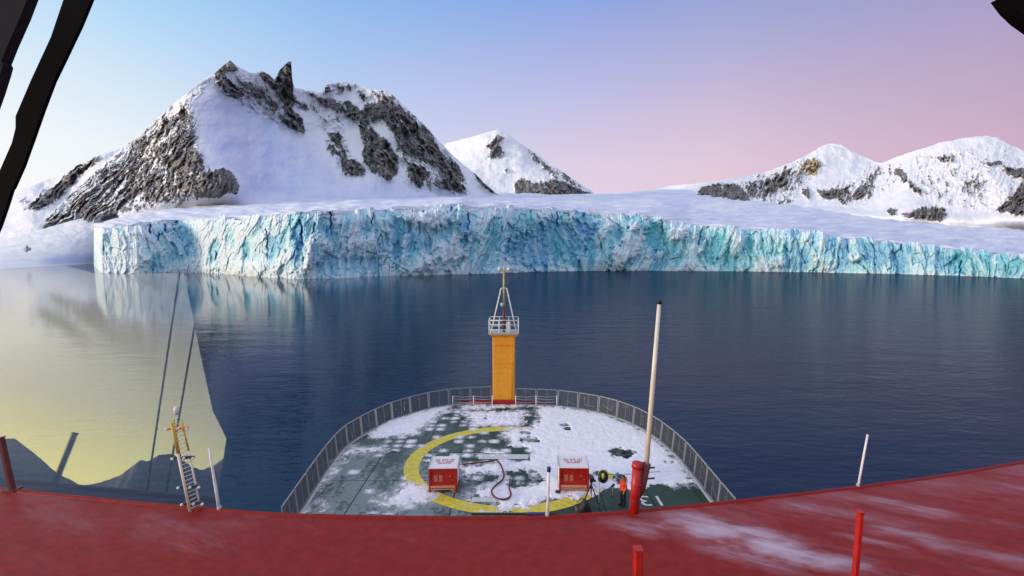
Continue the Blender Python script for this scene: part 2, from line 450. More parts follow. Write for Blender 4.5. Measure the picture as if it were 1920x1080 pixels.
def snow_r(px, row):
    """range of the snowfield surface seen at this picture row"""
    top = pl(CLIFFTOP, px); far = pl(FAR_ROW, px)
    t = np.clip((top - row) / (top - far), 0, 1)
    r0 = cliff_r(px) + 58; r1 = pl(FAR_R, px)
    return r0 + (r1 - r0) * np.sign(t) * np.abs(t) ** 1.25
def build_cliff():
    px = np.arange(176, 2130, 1.15)
    nr = 112
    t = np.linspace(0, 1, nr)[:, None]
    PX = np.repeat(px[None], nr, 0)
    wl = pl(WATERLINE, px) + fbm(px / 14, px * 0 + 3, 3, 5) * .9
    blk = worley(px / 17, px * 0 + .5, 4)[2]
    tp = pl(CLIFFTOP, px) + fbm(px / 26, px * 0, 5, 2, .6) * 5 + (blk - .5) * 8 * sstep(180, 260, px)
    ROW = (wl[None] + 2.5) * (1 - t) + tp[None] * t
    scale = 1.0 / (cliff_r(PX) / 560)                      # keep facet size constant along the receding front
    U = PX / 1.0; V = ROW
    wx = fbm(U / 40, V / 40, 3, 11) * 14; wy = fbm(U / 40, V / 40, 3, 12) * 16
    big = fbm((U + wx) / 110, (V + wy) / 85, 3, 21)
    lean = U + (V - 450) * .55 * fbm(U / 150, V / 300, 2, 60)
    ribs = ridged((lean + wx * .45) / 30, (V + wy) / 120, 4, 31)
    ribs2 = ridged((lean + wx * .25) / 10, (V + wy) / 55, 3, 35)
    f1, f2, cv = worley((lean + wx * .3) / 13, (V + wy * .5) / 34, 9)
    g1, g2, cv2 = worley((lean + wx * .2) / 6, (V + wy * .3) / 12, 19)
    relief = big * 9 + (ribs - .45) * 11 + (ribs2 - .4) * 3.6 + (cv - .5) * 9 - sstep(.12, 0, f2 - f1) * 2.0 + (cv2 - .5) * 2.8 + fbm(U / 5, V / 5, 3, 41) * 1.0
    relief = relief - relief.mean() - 2
    topf = sstep(.80, 1.0, t)
    relief = relief * .72 * (.9 + .2 * topf) * sstep(176, 200, PX)
    blue = .34 + fbm(lean / 34, V / 70, 5, 51, .6) * .55 - (ribs - .5) * .6 - (ribs2 - .45) * .30 - (cv - .5) * .30 - big * .18 + .28 * np.sin(t * math.pi) - .12
    # the left quarter is whiter, with blue hollows; the middle is bluer
    blue += pl([(170, -.16), (420, -.14), (560, .08), (700, .18), (1000, .24), (1300, .28), (1920, .34), (2200, .34)], PX)
    blue -= pl([(170, .24), (1100, .22), (1400, .10), (2200, .10)], PX) * sstep(.90, 1.0, t + fbm(U / 30, V / 30, 2, 77) * .06)
    blue -= .16 * sstep(.12, 0.0, t + fbm(U / 30, V / 30, 2, 78) * .06)
    # spurs, hollows and slabs that stand out on this front: (px, row, half width, half height, lean, relief, blue)
    for bx, by, rx, ry, ln, rel, bl in [
        (1030, 455, 75, 48, -.5, -9, .22), (985, 470, 40, 30, 0, -4, .12), (1180, 460, 26, 55, -.55, 14, -.55), (1225, 440, 30, 26, .2, -8, .35),
        (810, 408, 45, 22, 0, 12, -.6), (868, 415, 14, 30, .15, 10, .25), (845, 470, 32, 30, -.4, 8, -.45), (905, 425, 16, 30, -.3, 6, -.25),
        (745, 440, 25, 40, -.5, -6, .3), (620, 430, 16, 34, .1, -8, .25), (590, 470, 22, 36, -.3, 10, -.3), (555, 430, 12, 40, .1, -9, .5),
        (690, 465, 45, 22, -.3, 6, -.3), (775, 490, 40, 22, 0, 7, -.35), (340, 460, 26, 40, .1, -6, .5), (300, 425, 30, 18, 0, -6, .35),
        (208, 455, 12, 24, 0, -5, .4), (405, 470, 10, 26, -.2, -6, .45), (295, 495, 12, 24, 0, -5, .45), (460, 470, 8, 22, 0, -5, .35),
        (430, 445, 8, 22, -.2, -5, .45), (510, 450, 10, 40, 0, -5, .4), (250, 480, 35, 25, 0, 4, -.35), (370, 500, 40, 16, 0, 4, -.35), (470, 505, 60, 14, 0, 4, -.3),
        (1270, 440, 22, 14, -.4, 8, -.45), (1330, 450, 20, 40, 0, -7, .2), (1600, 482, 16, 10, .3, 10, -.5), (1690, 480, 20, 30, 0, -5, .2), (1460, 490, 16, 14, -.6, 6, -.3),
        (1100, 420, 30, 24, -.3, -5, .2), (1130, 440, 10, 22, -.6, 7, -.35), (1380, 460, 14, 26, 0, 6, -.2), (1545, 470, 20, 30, 0, 6, -.25), (1800, 495, 22, 20, 0, -4, .2)]:
        dx = (PX - bx - (ROW - by) * ln + wx * .6) / rx; dy = (ROW - by + wy * .3) / ry
        k = sstep(1.25, .55, np.hypot(dx, dy) + fbm(U / 9, V / 9, 3, 90) * .35)
        relief += rel * k; blue += bl * k
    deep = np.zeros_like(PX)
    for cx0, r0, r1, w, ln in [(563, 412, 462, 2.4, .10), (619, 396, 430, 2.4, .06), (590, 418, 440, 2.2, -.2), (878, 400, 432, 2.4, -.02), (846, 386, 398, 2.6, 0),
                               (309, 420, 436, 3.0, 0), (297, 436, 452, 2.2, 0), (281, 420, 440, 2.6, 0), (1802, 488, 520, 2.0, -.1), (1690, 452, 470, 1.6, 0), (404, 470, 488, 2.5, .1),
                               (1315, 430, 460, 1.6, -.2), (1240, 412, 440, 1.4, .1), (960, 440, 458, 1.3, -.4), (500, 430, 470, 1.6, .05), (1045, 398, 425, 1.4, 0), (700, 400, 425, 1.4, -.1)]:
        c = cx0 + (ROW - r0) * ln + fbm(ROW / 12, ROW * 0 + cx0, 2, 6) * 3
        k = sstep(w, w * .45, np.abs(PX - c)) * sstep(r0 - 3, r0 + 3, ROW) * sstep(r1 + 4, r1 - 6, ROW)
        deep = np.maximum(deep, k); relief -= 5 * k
    relief = np.clip(relief, -24, 26)
    r = cliff_r(PX) + t * 9 + 10 * topf * topf - relief * 1.05
    grime = np.clip(fbm(U / 30, V / 18, 4, 99) * 1.4 - .75, 0, 1) * sstep(.55, .95, t)
    P = at_range(PX, ROW, r)
    P[0, :, 2] = np.minimum(P[0, :, 2], -.3)
    # cap running back under the snow
    ex = at_range(px, tp, r[-1] + 20); ex[:, 2] = P[-1, :, 2] + .8
    ex2 = at_range(px, tp, r[-1] + 45); ex2[:, 2] = P[-1, :, 2] - 6
    P = np.concatenate([P, ex[None], ex2[None]], 0)
    A = np.stack([np.clip(blue, 0, 1.2), deep, grime], -1)
    z = np.zeros((2, len(px), 3))
    A = np.concatenate([A, z], 0)
    return grid_mesh('glacier_front', P, A, smooth=False)
o = link('glacier_front', build_cliff(), M_ICE)
tag(o, 'long turquoise and white ice cliff rising from the sea', kind='structure')

def build_snowfield():
    px = np.arange(176, 2130, 4.0); nr = 90
    t = np.linspace(0, 1, nr)[:, None]
    PX = np.repeat(px[None], nr, 0)
    top = pl(CLIFFTOP, px) + 9; far = pl(FAR_ROW, px)
    ROW = top[None] * (1 - t) + far[None] * t
    r = snow_r(PX, ROW)
    r = r + fbm(PX / 120, ROW / 7, 4, 8) * 30 * t + fbm(PX / 30, ROW / 4, 3, 9) * 10 * t
    P = at_range(PX, ROW, r)
    P[..., 2] += (fbm(PX / 45, ROW / 3.2, 4, 31) * 5 + ridged(PX / 70 + ROW / 9, ROW / 2.2, 3, 33) * 3.5) * sstep(0, .08, t) * (.4 + t)
    P[0, :, 2] -= 12
    A = np.zeros(P.shape); A[..., 2] = np.clip(.24 + fbm(PX / 90, ROW / 3, 4, 66) * .45, 0, .6)  # dusky lavender light tinted into the snow colour, with bluish streaks
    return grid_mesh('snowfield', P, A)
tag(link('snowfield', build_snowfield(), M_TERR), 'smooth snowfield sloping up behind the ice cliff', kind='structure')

# ------------------------------------------------------------------ mountains
def mountain(name, label, x0, x1, step, nr, ridge, foot, ctrl, rocks, strata, jag=2.0, amp=1.0, foot_r=None, ochre=(), back=700, blue=(), shade_tint=()):
    px = np.arange(x0, x1, step)
    rg = pl(ridge, px); ft = pl(foot, px)
    rg = rg + fbm(px / 16, px * 0 + 1, 5, 14, .6) * jag
    t = (np.linspace(0, 1, nr) ** .92)[:, None]
    PX = np.repeat(px[None], nr, 0)
    kk = np.hanning(2 * int(60 / step) + 1); kk /= kk.sum(); w_ = len(kk) // 2
    rs = np.convolve(np.pad(rg, w_, mode='edge'), kk, 'valid')             # keep crest teeth out of the lower slopes
    ROW = ft[None] * (1 - t) + rs[None] * t + (rg - rs)[None] * t ** 5
    f = tps(ctrl); r = f(PX, ROW)
    fr = foot_r(px, ft) if foot_r is not None else f(px, ft)
    k = sstep(0, .16, t)
    r = (fr[None] + 25) * (1 - k) + r * k
    wx = fbm(PX / 50, ROW / 50, 4, 71) * 12; wy = fbm(PX / 50, ROW / 50, 4, 72) * 12
    dens = np.zeros(PX.shape)
    for d, feather, poly in rocks:
        p = np.array(poly, float)
        lo = p.min(0) - 25; hi = p.max(0) + 25
        b = (PX > lo[0]) & (PX < hi[0]) & (ROW > lo[1]) & (ROW < hi[1])
        if not b.any(): continue
        sd = poly_sdf(poly, PX[b] + wx[b] * .5, ROW[b] + wy[b] * .5)
        dens[b] = np.maximum(dens[b], min(d, .80) * sstep(-feather * 1.8, feather * 1.4, sd))
    # strata: rotate so that v runs along the fall line
    n01 = np.zeros(PX.shape); wsum = np.zeros(PX.shape); gul = np.zeros(PX.shape)
    for cx, cy, rad, ang, fx, fy in strata:
        w = np.exp(-((PX - cx) ** 2 + (ROW - cy) ** 2) / (2 * rad * rad)) + 1e-6
        ca, sa = math.cos(R(ang)), math.sin(R(ang))
        u = (PX + wx) * ca + (ROW + wy) * sa; v = -(PX + wx) * sa + (ROW + wy) * ca
        n01 += w * (.5 + .50 * fbm(u / fx, v / fy, 5, 81, .62) + .20 * fbm(PX / 4.5, ROW / 4.5, 3, 82)); gul += w * ridged(u / (fx * 1.3), v / (fy * 1.3), 4, 83); wsum += w
    n01 /= wsum; gul /= wsum
    m = sstep(-.10, .10, dens - n01) * sstep(.02, .1, dens)
    m = np.clip(m * .9 + dens * .1, 0, 1)
    sc = r / 2200 * amp
    edge = 1 - .5 * sstep(.97, 1, t)
    f1, f2, cv = worley((PX + wx * .5) / 11, (ROW + wy * .5) / 15, 5)
    cv2 = worley((PX + wx * .5) / 5, (ROW + wy * .5) / 6, 6)[2]
    r = r - sc * edge * k * ((gul - .45) * (3 + 88 * sstep(.15, .65, dens)) + m * 24 + (cv - .5) * 30 * m + (cv2 - .5) * 16 * m + fbm(PX / 8, ROW / 8, 4, 91) * 13 * sstep(0, .5, dens)
                         + fbm(PX / 60, ROW / 45, 4, 92) * 34 + fbm(PX / 14, ROW / 10, 3, 93) * 4)
    P = at_range(PX, ROW, r)
    oc = np.zeros(PX.shape)
    for poly in ochre: oc = np.maximum(oc, sstep(-6, 6, poly_sdf(poly, PX + wx * .4, ROW + wy * .4)))
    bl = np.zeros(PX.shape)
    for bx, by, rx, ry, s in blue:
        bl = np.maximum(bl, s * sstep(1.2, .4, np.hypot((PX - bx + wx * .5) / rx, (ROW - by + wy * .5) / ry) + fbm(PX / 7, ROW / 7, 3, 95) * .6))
    for poly, k_ in shade_tint: bl = np.maximum(bl, k_ * sstep(-25, 25, poly_sdf(poly, PX + wx, ROW + wy)) * (.75 + .5 * fbm(PX / 35, ROW / 25, 4, 97)))  # cool blue of the shaded snow face, put into its colour
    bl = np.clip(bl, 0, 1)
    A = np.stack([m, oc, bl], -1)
    # lee side, so that the mountain has a back
    nb = 16; tb = np.linspace(0, 1, nb + 1)[1:, None]
    rb = r[-1][None] + 25 + tb * back
    Q = at_range(np.repeat(px[None], nb, 0), np.repeat(rg[None], nb, 0), rb)
    z0 = P[-1, :, 2][None]; Q[..., 2] = z0 * (1 - tb ** .8) - 40 * tb + fbm(PX[:nb] / 30, tb * 6 + 0 * PX[:nb], 3, 44) * 25 * np.sin(tb * math.pi) - 6
    P = np.concatenate([P, Q], 0)
    A = np.concatenate([A, np.repeat(A[-1:], nb, 0)], 0)
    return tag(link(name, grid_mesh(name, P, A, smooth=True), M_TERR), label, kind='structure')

shore_r = lambda px, row: pl([(-250, 1250), (0, 1900), (90, 1950), (200, 1750)], px)
def main_foot(px, row):
    return np.where(px < 190, 2350, np.maximum(snow_r(px, row) + 25, pl([(-250, 2350), (150, 2350), (300, 2050), (450, 1800), (650, 1950), (950, 2250)], px)))
mountain('mountain', 'tall mountain with two rock peaks, broad snow face and streaked rock flank', -240, 960, 1.5, 235,
    [(-240, 640), (-120, 560), (0, 472), (60, 428), (110, 386), (160, 336), (200, 301), (250, 262), (300, 216), (340, 182), (380, 150), (404, 136), (422, 120), (431, 113), (438, 119),
     (455, 130), (475, 138), (490, 133), (505, 139), (515, 150), (524, 131), (538, 117), (546, 114), (548, 150), (552, 164), (580, 170), (604, 174), (611, 158),
     (640, 153), (665, 157), (690, 167), (720, 169), (735, 177), (760, 200), (790, 228), (810, 250), (830, 272), (850, 292), (870, 310), (890, 325), (910, 345), (930, 362), (945, 373), (960, 380)],
    [(-240, 690), (-120, 600), (0, 498), (60, 480), (130, 448), (200, 412), (300, 398), (400, 392), (460, 392), (600, 390), (700, 382), (800, 378), (900, 378), (960, 384)],
    [(431, 115, 2450), (545, 118, 2520), (650, 158, 2800), (735, 180, 2650), (870, 310, 2450), (945, 373, 2350), (360, 205, 2200), (373, 290, 1950), (440, 350, 1750), (385, 385, 1690),
     (250, 262, 2750), (150, 345, 2900), (50, 435, 2900), (300, 380, 2030), (220, 400, 2250), (120, 445, 2400), (20, 485, 2450), (300, 300, 2250), (200, 350, 2550), (-100, 540, 2550),
     (450, 200, 2440), (520, 280, 2330), (560, 330, 2200), (600, 375, 2050), (480, 380, 1980), (470, 300, 2200), (740, 365, 2100), (850, 365, 2250), (700, 210, 2560), (712, 320, 2180), (650, 300, 2330), (660, 230, 2620),
     (600, 200, 2600), (780, 290, 2330), (820, 330, 2250)],
    [(.52, 16, [(404, 138), (362, 196), (366, 235), (374, 280), (384, 300), (402, 320), (400, 372), (350, 388), (258, 392), (150, 440), (40, 492), (-60, 545), (-60, 510), (60, 428), (200, 301), (300, 216)]),
     (.58, 10, [(330, 240), (365, 215), (374, 280), (390, 320), (380, 375), (300, 385), (235, 380), (270, 330), (310, 280)]),
     (.95, 4, [(352, 340), (384, 322), (415, 312), (436, 326), (447, 345), (449, 366), (430, 360), (410, 368), (370, 372), (350, 362)]),
     (.95, 3, [(402, 134), (424, 118), (431, 110), (440, 122), (444, 132), (425, 136), (412, 150), (404, 145)]),
     (.85, 5, [(404, 152), (428, 148), (452, 158), (470, 168), (455, 182), (438, 184), (420, 168)]),
     (.50, 8, [(440, 150), (500, 160), (530, 200), (545, 235), (500, 215), (460, 190)]),
     (.92, 3, [(480, 134), (500, 132), (516, 150), (522, 175), (508, 168), (495, 148)]),
     (.98, 3, [(515, 158), (524, 130), (540, 112), (550, 112), (549, 190), (545, 205), (530, 190), (514, 172)]),
     (.70, 5, [(515, 170), (548, 175), (560, 190), (578, 200), (572, 206), (552, 196), (545, 212), (530, 200)]),
     (.92, 4, [(520, 198), (545, 200), (566, 222), (573, 246), (572, 251), (545, 240), (524, 230), (534, 220), (545, 226), (535, 210)]),
     (.72, 5, [(566, 170), (604, 178), (640, 192), (652, 206), (668, 196), (678, 206), (668, 226), (652, 222), (640, 208), (615, 200), (590, 188)]),
     (.95, 4, [(645, 192), (655, 190), (668, 204), (674, 200), (680, 206), (668, 228), (655, 224)]),
     (.55, 10, [(610, 248), (640, 240), (655, 285), (672, 305), (684, 322), (660, 326), (640, 318), (620, 290)]),
     (.85, 5, [(640, 292), (668, 300), (684, 320), (682, 328), (655, 326), (638, 312)]),
     (.55, 9, [(610, 158), (640, 152), (665, 160), (655, 172), (630, 178), (606, 176)]),
     (.5, 9, [(665, 170), (735, 172), (740, 190), (690, 195), (672, 190)]),
     (.86, 6, [(676, 205), (690, 190), (712, 190), (726, 205), (722, 230), (706, 226), (692, 235), (678, 260), (674, 230)]),
     (.99, 4, [(678, 252), (694, 236), (710, 250), (732, 268), (746, 294), (748, 318), (735, 336), (715, 336), (694, 320), (682, 296)]),
     (.74, 8, [(722, 180), (745, 196), (775, 215), (800, 242), (830, 280), (862, 320), (876, 362), (850, 358), (820, 320), (780, 300), (748, 270), (728, 240), (716, 210)]),
     (.85, 6, [(760, 300), (785, 310), (800, 335), (796, 352), (780, 350), (762, 330)]),
     (.90, 5, [(808, 342), (840, 336), (868, 350), (874, 364), (858, 360), (812, 350)]),
     (.90, 4, [(884, 318), (902, 328), (918, 346), (928, 360), (920, 360), (900, 342)]),
     (.36, 10, [(600, 178), (655, 192), (652, 240), (640, 290), (602, 250), (562, 190)]), (.42, 10, [(700, 190), (800, 230), (880, 360), (760, 350), (735, 260)]), (.4, 10, [(400, 130), (500, 150), (560, 220), (520, 235), (440, 190)]),
     (.8, 4, [(716, 180), (730, 178), (740, 196), (728, 215), (716, 205)])],
    [(150, 400, 110, -46, 70, 6), (300, 270, 70, -60, 36, 8), (400, 340, 50, 10, 9, 24), (520, 200, 70, -40, 10, 30), (720, 280, 120, -25, 10, 32)],
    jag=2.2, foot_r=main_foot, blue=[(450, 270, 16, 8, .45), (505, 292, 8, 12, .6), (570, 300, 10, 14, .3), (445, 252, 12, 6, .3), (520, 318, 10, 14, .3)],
    shade_tint=[([(375, 200), (420, 175), (540, 240), (640, 330), (900, 370), (900, 400), (440, 400), (455, 340), (400, 300)], .62)])
mountain('mountain', 'low distant snow mountain with a dark rock band at the left edge', -260, 330, 2, 90,
    [(-260, 440), (-100, 415), (0, 388), (13, 380), (44, 354), (89, 336), (112, 332), (140, 312), (160, 300), (191, 288), (240, 276), (330, 300)],
    [(-260, 560), (0, 480), (120, 440), (330, 400)],
    [(-260, 440, 3200), (0, 390, 3400), (100, 335, 3500), (191, 290, 3150), (330, 300, 3100), (0, 470, 2700), (120, 430, 2700), (330, 390, 2700), (60, 400, 2950), (-260, 560, 2500)],
    [(.75, 6, [(48, 394), (90, 358), (120, 334), (150, 305), (172, 300), (186, 292), (172, 312), (140, 340), (110, 372), (70, 396)]),
     (.6, 5, [(36, 376), (52, 372), (56, 380), (40, 384)])],
    [(100, 360, 80, 35, 9, 34)], jag=1.2, foot_r=lambda px, row: 2600 + 0 * px)
mountain('mountain', 'rounded white mountain beyond the saddle with a dark rock step', 780, 1136, 1.5, 120,
    [(780, 310), (838, 268), (870, 260), (905, 250), (935, 242), (950, 248), (970, 265), (1000, 285), (1030, 305), (1060, 326), (1090, 346), (1110, 358), (1118, 366), (1136, 376)],
    [(780, 380), (1000, 380), (1136, 384)],
    [(780, 310, 4300), (838, 268, 4300), (935, 242, 4100), (1000, 285, 4100), (1110, 358, 3700), (900, 300, 3850), (960, 330, 3650), (1030, 345, 3450), (860, 350, 3500), (950, 372, 3300), (1060, 372, 3250), (1020, 300, 3900), (985, 290, 3800)],
    [(.96, 3, [(922, 262), (936, 252), (945, 258), (936, 270), (944, 285), (938, 296), (920, 295), (924, 276), (912, 272)]),
     (.72, 5, [(970, 342), (980, 334), (1002, 340), (1022, 338), (1040, 336), (1064, 345), (1110, 364), (1114, 374), (1010, 373), (965, 362)]),
     (.95, 4, [(1022, 342), (1035, 334), (1062, 346), (1108, 364), (1112, 374), (1060, 374), (1036, 370)]),
     (.62, 6, [(988, 275), (1010, 292), (1050, 322), (1092, 350), (1070, 350), (1030, 325), (1000, 300)]),
     (.8, 2, [(946, 320), (953, 318), (952, 325)])],
    [(950, 280, 60, 20, 8, 24), (1040, 350, 60, -30, 7, 20)], jag=.8, amp=.7, foot_r=lambda px, row: 3250 + 0 * px)
mountain('mountain', 'right hand snow mountains with scattered rock bands and an ochre patch', 1110, 2120, 1.6, 150,
    [(1110, 374), (1135, 366), (1200, 359), (1250, 350), (1300, 344), (1380, 334), (1430, 324), (1480, 306), (1520, 287), (1545, 272), (1562, 268), (1576, 270), (1590, 279), (1620, 293), (1650, 306),
     (1680, 294), (1720, 281), (1760, 268), (1800, 260), (1815, 257), (1850, 254), (1872, 258), (1895, 272), (1920, 283), (1960, 296), (2120, 310)],
    [(1110, 384), (1250, 384), (1300, 392), (1450, 398), (1650, 412), (1780, 424), (1920, 432), (2120, 445)],
    [(1110, 374, 3900), (1250, 350, 3900), (1430, 324, 3700), (1562, 268, 3800), (1650, 306, 3600), (1760, 268, 3300), (1850, 255, 3300), (1920, 283, 3100), (2120, 310, 2900),
     (1300, 388, 2900), (1450, 392, 2700), (1650, 408, 2300), (1780, 420, 2100), (1920, 428, 1950), (2120, 440, 1800), (1480, 320, 3400), (1520, 330, 3350), (1570, 340, 3200), (1380, 350, 3250), (1600, 370, 2850), (1700, 330, 2850),
     (1750, 340, 2700), (1800, 330, 2650), (1820, 400, 2250), (1890, 350, 2450), (1880, 400, 2200), (1660, 370, 2650)],
    [(.90, 4, [(1296, 382), (1302, 368), (1312, 350), (1340, 346), (1372, 345), (1394, 352), (1404, 366), (1405, 382), (1376, 385), (1345, 378)]),
     (.60, 6, [(1380, 345), (1420, 335), (1440, 332), (1462, 350), (1450, 375), (1410, 372)]),
     (.90, 4, [(1440, 344), (1460, 322), (1480, 312), (1482, 320), (1470, 345), (1452, 366), (1436, 352)]),
     (.45, 7, [(1480, 312), (1498, 308), (1502, 340), (1470, 366), (1455, 366)]),
     (.6, 4, [(1444, 388), (1470, 374), (1488, 372), (1482, 382), (1452, 394)]),
     (.62, 5, [(1498, 318), (1508, 296), (1524, 293), (1540, 308), (1536, 326), (1522, 334)]),
     (.75, 5, [(1500, 352), (1522, 354), (1520, 374), (1506, 362)]),
     (.80, 5, [(1534, 354), (1560, 352), (1594, 350), (1592, 362), (1570, 376), (1546, 370)]),
     (.62, 6, [(1600, 352), (1622, 340), (1640, 320), (1650, 312), (1646, 340), (1640, 365), (1610, 370), (1580, 384), (1572, 378)]),
     (.5, 5, [(1696, 302), (1720, 294), (1750, 290), (1780, 284), (1796, 292), (1786, 306), (1750, 296), (1700, 304)]),
     (.62, 5, [(1664, 322), (1690, 314), (1712, 340), (1740, 366), (1724, 370), (1700, 345), (1672, 330)]),
     (.45, 8, [(1800, 320), (1840, 318), (1852, 350), (1850, 385), (1830, 370), (1806, 372), (1798, 350)]),
     (.38, 8, [(1738, 350), (1780, 340), (1790, 370), (1760, 380)]),
     (.62, 4, [(1840, 304), (1876, 300), (1880, 310), (1850, 312)]),
     (.85, 5, [(1882, 310), (1905, 318), (1935, 312), (1990, 330), (1990, 350), (1920, 336), (1890, 330)]),
     (.78, 6, [(1866, 396), (1890, 372), (1912, 348), (1930, 335), (2000, 345), (2000, 420), (1930, 410), (1880, 398)]),
     (.30, 14, [(1660, 300), (1760, 280), (1880, 270), (1930, 300), (1930, 400), (1860, 400), (1740, 385), (1690, 350)]), (.36, 10, [(1540, 345), (1600, 330), (1650, 300), (1700, 310), (1680, 360), (1600, 385)]),
     (.40, 10, [(1410, 330), (1480, 302), (1530, 285), (1520, 340), (1480, 385), (1420, 385)]),
     (.9, 4, [(1660, 398), (1668, 391), (1680, 393), (1680, 403), (1668, 405)]),
     (.85, 5, [(1690, 399), (1720, 392), (1742, 386), (1768, 388), (1774, 404), (1764, 416), (1730, 410), (1696, 406)])],
    [(1400, 360, 90, 10, 7, 16), (1620, 350, 60, 25, 7, 16), (1780, 330, 90, 0, 6, 22), (1920, 360, 60, 40, 8, 26)],
    jag=2.2, amp=.95, foot_r=lambda px, row: np.maximum(snow_r(px, row) + 25, pl([(1110, 3300), (1400, 2800), (1650, 2250), (1920, 1850), (2200, 1700)], px)),
    ochre=[[(1498, 318), (1508, 294), (1526, 292), (1542, 308), (1538, 328), (1522, 336)]])

def build_shore():
    px = np.arange(-260, 290, 2.5); nr = 80
    t = np.linspace(0, 1, nr)[:, None]; PX = np.repeat(px[None], nr, 0)
    wl = pl([(-260, 527), (0, 505.5), (60, 501), (110, 498), (180, 494), (290, 494)], px)
    up = pl([(-260, 560), (-120, 500), (0, 452), (60, 435), (130, 415), (215, 395), (290, 385)], px)
    up = np.minimum(up, wl - 12)
    ROW = (wl[None] + 1) * (1 - t) + up[None] * t
    w = on_plane(px, wl, 0.0); r0 = np.hypot(w[:, 0], w[:, 1])
    r1 = np.maximum(r0 + 250, pl([(-260, 1900), (0, 2480), (130, 2480), (215, 2480)], px))
    r = r0[None] + (r1 - r0)[None] * t ** 1.1
    # a low ice step along the water
    stp = sstep(.10, .22, t + fbm(PX / 25, ROW / 14, 3, 17) * .05)
    r = r + fbm(PX / 40, ROW / 14, 4, 18) * 40 * t + 0 * stp
    P = at_range(PX, ROW, r); P[0, :, 2] = -.5
    bl = np.clip(.75 * sstep(60, 110, PX) * sstep(.02, .08, t) * sstep(.30, .16, t + fbm(PX / 18, ROW / 8, 3, 19) * .05), 0, 1) + np.clip(fbm(PX / 30, ROW / 6, 3, 20) * .5 - .2, 0, .2)
    A = np.zeros(P.shape); A[..., 2] = bl
    A[..., 0] = np.clip(fbm(PX / 12, ROW / 6, 4, 25) * 1.2 - .55, 0, 1) * sstep(.2, .5, t)
    A[..., 0] = np.maximum(A[..., 0], .8 * sstep(1.1, .5, np.hypot((PX - 52) / 8, (ROW - 467) / 7) + fbm(PX / 4, ROW / 4, 2, 3) * .5))
    return grid_mesh('shore_slope', P, A)
tag(link('snow_shore', build_shore(), M_TERR), 'low snow slope running down to the sea at the left', kind='structure')

# ------------------------------------------------------------------ ship
DECK = 8.0
ROOF = 19.0
L_BASE = [(922, 754), (888, 755.5), (847, 758), (797, 767), (727, 789), (665, 824), (642, 841), (605, 892), (559, 966)]
R_BASE = [(966, 758), (1005, 759), (1051, 761), (1093, 768), (1132, 775), (1166, 786), (1199, 801), (1228, 818), (1254, 841), (1274, 858), (1291, 879), (1309, 902), (1331, 933), (1345, 951)]
def deck_pts(pts): return np.array([on_plane(*p, DECK)[:2] for p in pts])
LW = deck_pts(L_BASE); RW = deck_pts(R_BASE)
ship = thing('research_ship', 'red research ship with green snow dusted foredeck seen from its bridge', 'ship', (0, 8, DECK))
def child(o, parent=ship):
    o.parent = parent; o.matrix_parent_inverse = parent.matrix_basis.inverted(); return o
# outline of the deck, bow first down the starboard side and up the port side
SB = [tuple(p) for p in RW] + [(RW[-1][0] + .25, 22.0), (RW[-1][0] + .3, -70.0)]
PT = [tuple(p) for p in LW] + [(LW[-1][0] - .25, 22.0), (LW[-1][0] - .3, -70.0)]
OUT = SB + PT[::-1]
MIDX = (RW[0][0] + LW[0][0]) / 2
BOWY = max(LW[0][1], RW[0][1])
def hull():
    n = len(OUT); m = MB()
    cen = MIDX
    rings = []
    for z, k, by in ((DECK - .11, 1.015, 0.25), (DECK - 1.2, 1.01, .1), (4, .90, -2.0), (0, .80, -4.5), (-2, .78, -5)):
        rings.append([(cen + (x - cen) * k, y + by * max(0, (y - 20) / 28), z) for x, y in OUT])
    v = [p for r in rings for p in r]
    f = [(r * n + i, r * n + (i + 1) % n, (r + 1) * n + (i + 1) % n, (r + 1) * n + i) for r in range(len(rings) - 1) for i in range(n)]
    f.append(tuple(range(n)))
    m.add(v, f)
    return m.build('hull', M_HULL, ship)
child(hull())
def clip_poly(poly, axis, val, keep_greater):
    out = []
    for i in range(len(poly)):
        a = poly[i]; b = poly[(i + 1) % len(poly)]
        ia = (a[axis] >= val) == keep_greater; ib = (b[axis] >= val) == keep_greater
        if ia: out.append(a)
        if ia != ib:
            t = (val - a[axis]) / (b[axis] - a[axis]); out.append((a[0] + t * (b[0] - a[0]), a[1] + t * (b[1] - a[1])))
    return out
def deck_plates():
    inner = OUT
    gx, gy = 2.95, 4.6
    k = 0
    for i in range(-6, 7):
        for j in range(0, 9):
            y1 = BOWY - .05 - j * gy + 1.2; y0 = y1 - gy
            if y1 < 14: continue
            xa = MIDX + .3 + i * gx
            p = clip_poly(clip_poly(clip_poly(clip_poly(inner, 0, xa + .035, True), 0, xa + gx - .035, False), 1, y0 + .035, True), 1, y1 - .035, False)
            if len(p) < 3: continue
            ar = abs(sum(p[q][0] * p[(q + 1) % len(p)][1] - p[(q + 1) % len(p)][0] * p[q][1] for q in range(len(p)))) / 2
            if ar < .05: continue
            child(MB().prism(p, DECK - .014, DECK + random.uniform(-.002, .003)).build('deck_plate', M_DECK))
deck_plates()
child(MB().prism([(MIDX + (x - MIDX) * .998, y - .03) for x, y in OUT], DECK - .10, DECK - .018).build('deck_bed', M_GREEN))
